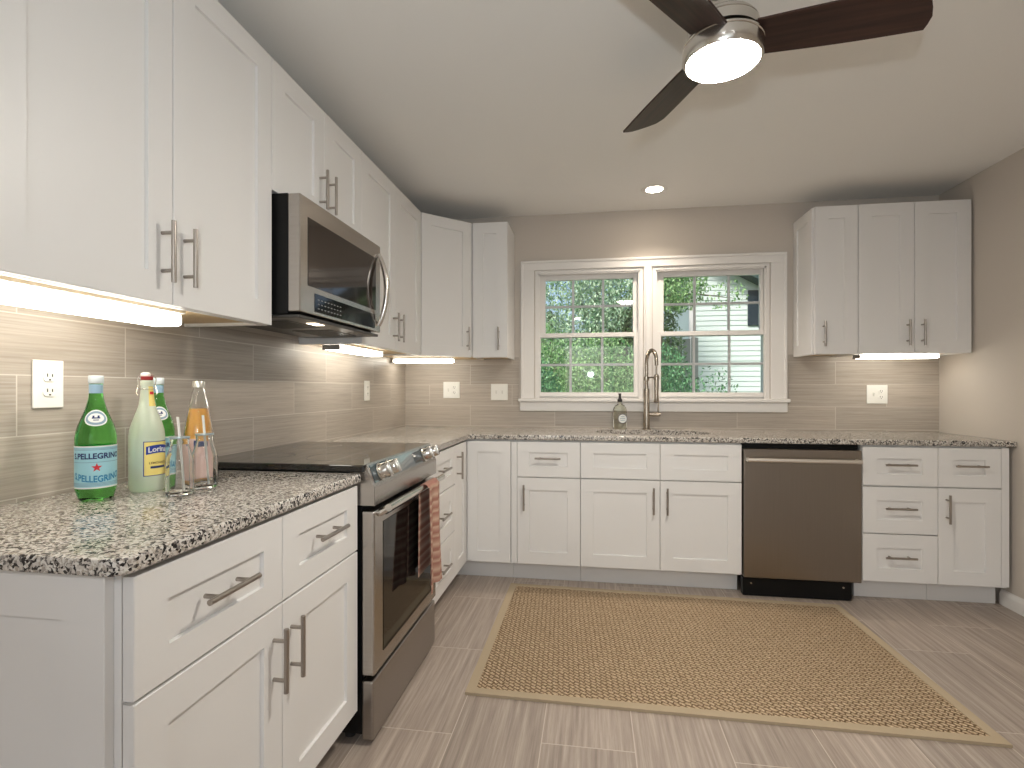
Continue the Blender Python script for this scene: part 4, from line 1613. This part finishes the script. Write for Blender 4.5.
# ------------------------------------------------------------------ rug
rc = [(0.916, -1.833), (2.787, -1.858), (2.745, -0.712), (0.918, -0.664)]
def inset_quad(q, d_):
    out = []
    for i in range(4):
        p = Vector(q[i]); a = (Vector(q[i - 1]) - p).normalized(); b2 = (Vector(q[(i + 1) % 4]) - p).normalized()
        out.append(tuple(p + a * d_ + b2 * d_))
    return out
t = thing('rug', 'tan woven sisal rug with a plain cloth border lying before the sink cabinets', 'rug', (1.85, -1.26, 0))
def rel(q):
    return [(x - 1.85, y + 1.26) for x, y in q]
bm = B(); prism(bm, rel(inset_quad(rc, 0.036)), 0.001, 0.0095)
obj('weave', bm, M['rug'], t)
bm = B()
oq, iq = rel(rc), rel(inset_quad(rc, 0.038))
for i in range(4):
    j = (i + 1) % 4
    prism(bm, [oq[i], oq[j], iq[j], iq[i]], 0.0008, 0.0115)
bmesh.ops.remove_doubles(bm, verts=bm.verts[:], dist=1e-5)
obj('border', bm, M['rug_b'], t)

# ------------------------------------------------------------------ outside
bm = B(); box(bm, -25, 30, 0.2, 45, -0.7, -0.5)
g = struct('ground', bm, M['lawn'])
HY = 9.0
hs = thing('neighbour_house', 'white clapboard house with dark shutter seen through the right window', 'house', (4.3, HY, -0.5))
bm = B()
zc = 0.0
i = 0
X0 = -0.61
while zc < 5.0:
    X1 = min(4.5, 0.45 + (4.33 - zc - 0.10) / 0.5556)
    # one clapboard, tilted
    a = [(X0, 0.0, zc), (X1, 0.0, zc), (X1, -0.022, zc), (X0, -0.022, zc)]
    b2 = [(X0, 0.0, zc + 0.125), (X1, 0.0, zc + 0.125), (X1, -0.004, zc + 0.125), (X0, -0.004, zc + 0.125)]
    va = [bm.verts.new(p) for p in a]; vb = [bm.verts.new(p) for p in b2]
    bm.faces.new(va); bm.faces.new(vb[::-1])
    for k in range(4):
        bm.faces.new((va[k], va[(k + 1) % 4], vb[(k + 1) % 4], vb[k]))
    zc += 0.118
v = [(X0, 0), (4.5, 0), (4.5, 2.09), (X0, 4.93)]
a = [bm.verts.new((x, 0.0, z)) for x, z in v]; b2 = [bm.verts.new((x, 4.0, z)) for x, z in v]
bm.faces.new(a); bm.faces.new(b2[::-1])
for k in range(4):
    bm.faces.new((a[k], a[(k + 1) % 4], b2[(k + 1) % 4], b2[k]))
obj('siding_wall', bm, M['siding'], hs)
bm = B(); box(bm, X0 - 0.02, X0 + 0.10, -0.035, 0.06, 0, 4.9)
obj('corner_board', bm, M['trim'], hs)
bm = B()
v = [(-1.1, 5.50), (4.8, 2.22), (4.8, 1.92), (-1.1, 5.20)]
a = [bm.verts.new((x, -0.45, z)) for x, z in v]; b2 = [bm.verts.new((x, 4.3, z)) for x, z in v]
bm.faces.new(a); bm.faces.new(b2[::-1])
for k in range(4):
    bm.faces.new((a[k], a[(k + 1) % 4], b2[(k + 1) % 4], b2[k]))
obj('roof_eave', bm, M['soffit'], hs)
hs_sx = 0.665
bm = B()
box(bm, hs_sx, hs_sx + 0.40, -0.06, -0.022, 3.17, 3.98, 0.005)
for k in range(17):
    box(bm, hs_sx + 0.05, hs_sx + 0.35, -0.066, -0.059, 3.21 + k * 0.043, 3.235 + k * 0.043)
obj('shutter', bm, M['shutter'], hs)

fn = thing('garden_fence', 'weathered vertical board fence behind the shrubs', 'fence', (1.0, 8.4, -0.5))
bm = B()
for k in range(34):
    box(bm, -3.0 + k * 0.17, -3.0 + k * 0.17 + 0.15, 0, 0.02, 0.02, 2.85 + 0.02 * math.sin(k * 2.1))
obj('boards', bm, M['fence'], fn)
bm = B(); box(bm, -3.0, 2.75, 0.02, 0.06, 0.5, 0.6); box(bm, -3.0, 2.75, 0.02, 0.06, 2.2, 2.3)
obj('rails', bm, M['fence'], fn)

rnd = random.Random(7)
def leaves(bm, c, rad, count, size, shell=0.35):
    for _ in range(count):
        while True:
            p = Vector((rnd.uniform(-1, 1), rnd.uniform(-1, 1), rnd.uniform(-1, 1)))
            if shell < p.length < 1:
                break
        p = Vector((c[0] + p.x * rad[0], c[1] + p.y * rad[1], c[2] + p.z * rad[2]))
        q = Euler((rnd.uniform(0, 6.28), rnd.uniform(0, 6.28), rnd.uniform(0, 6.28))).to_matrix()
        s = size * rnd.uniform(0.6, 1.3)
        pts_ = [Vector((-s, 0, 0)), Vector((0, s * 0.45, s * 0.12)), Vector((s, 0, 0)), Vector((0, -s * 0.45, s * 0.12))]
        bm.faces.new([bm.verts.new(p + q @ v_) for v_ in pts_])
    return bm


def plant(name, label, cat, loc, blobs, mat, size, trunk, group):
    t = thing(name, label, cat, loc, 0, group)
    bm = B()
    for c, rad, cnt in blobs:
        leaves(bm, c, rad, cnt, size)
    obj('foliage', bm, M[mat], t)
    bm = B()
    for tr_ in trunk:
        tube(bm, tr_[0], tr_[1], 8)
    obj('trunk' if cat == 'tree' else 'stem', bm, M['bark'], t, smooth=True)
    return t


G1 = 'plants seen through the windows'
plant('shrub', 'dark green shrub filling the lower left corner of the left window', 'shrub', (0.60, 3.2, -0.5),
      [((0, 0, 1.15), (0.50, 0.40, 1.02), 9000)], 'leaf_b', 0.026, [([(0, 0, 0), (0.05, 0, 0.9)], 0.04)], G1)
plant('shrub', 'bright green rounded shrub in the middle of the left window', 'shrub', (1.55, 4.2, -0.5),
      [((0, 0, 1.3), (0.85, 0.45, 1.28), 13000), ((-0.9, 0.0, 1.5), (0.6, 0.4, 1.3), 6000)], 'leaf_a', 0.028, [([(0, 0, 0), (0.0, 0, 1.2)], 0.05)], G1)
plant('shrub', 'deep green shrub low between the windows and the house', 'shrub', (2.62, 5.15, -0.5),
      [((-0.05, 0, 1.1), (0.66, 0.45, 1.35), 12000)], 'leaf_b', 0.028, [([(0, 0, 0), (0.0, 0, 1.2)], 0.05)], G1)
plant('tree', 'pale leafed tree high in the left window', 'tree', (0.6, 6.3, -0.5),
      [((0, 0, 3.6), (1.6, 0.5, 1.5), 17000), ((-0.3, 0, 2.0), (1.3, 0.45, 1.2), 8000)], 'leaf_d', 0.036,
      [([(0, 0, 0), (0.1, 0, 1.6), (0.0, 0, 3.2)], [0.11, 0.09, 0.05])], G1)
plant('tree', 'olive green tree on the right side of the left window', 'tree', (2.15, 7.5, -0.5),
      [((0, 0, 3.9), (1.25, 0.5, 1.5), 14000), ((0.1, 0, 2.4), (1.1, 0.45, 1.3), 10000)], 'leaf_c', 0.038,
      [([(0, 0, 0), (-0.1, 0, 1.6), (0.0, 0, 3.4)], [0.11, 0.09, 0.05])], G1)
plant('tree', 'leafy tree branch crossing the top of the right window before the house', 'tree', (2.95, 6.5, -0.5),
      [((0.05, 0, 3.75), (0.60, 0.4, 0.62), 3600), ((0.95, 0, 3.45), (0.40, 0.3, 0.30), 170), ((-0.15, 0, 4.8), (0.9, 0.45, 0.6), 4000)],
      'leaf_a', 0.034,
      [([(-0.25, 0.3, 0), (-0.25, 0.25, 1.6), (-0.2, 0, 4.2)], [0.05, 0.045, 0.03]), ([(-0.2, 0.1, 3.5), (0.4, 0, 3.5), (1.1, 0, 3.4)], [0.02, 0.015, 0.006])], G1)
plant('shrub', 'small dark shrub low in front of the white siding', 'shrub', (3.15, 4.1, -0.5),
      [((0, 0, 1.40), (0.38, 0.35, 0.65), 520)], 'leaf_b', 0.032, [([(0, 0, 0), (0.0, 0, 1.4)], 0.03)], G1)
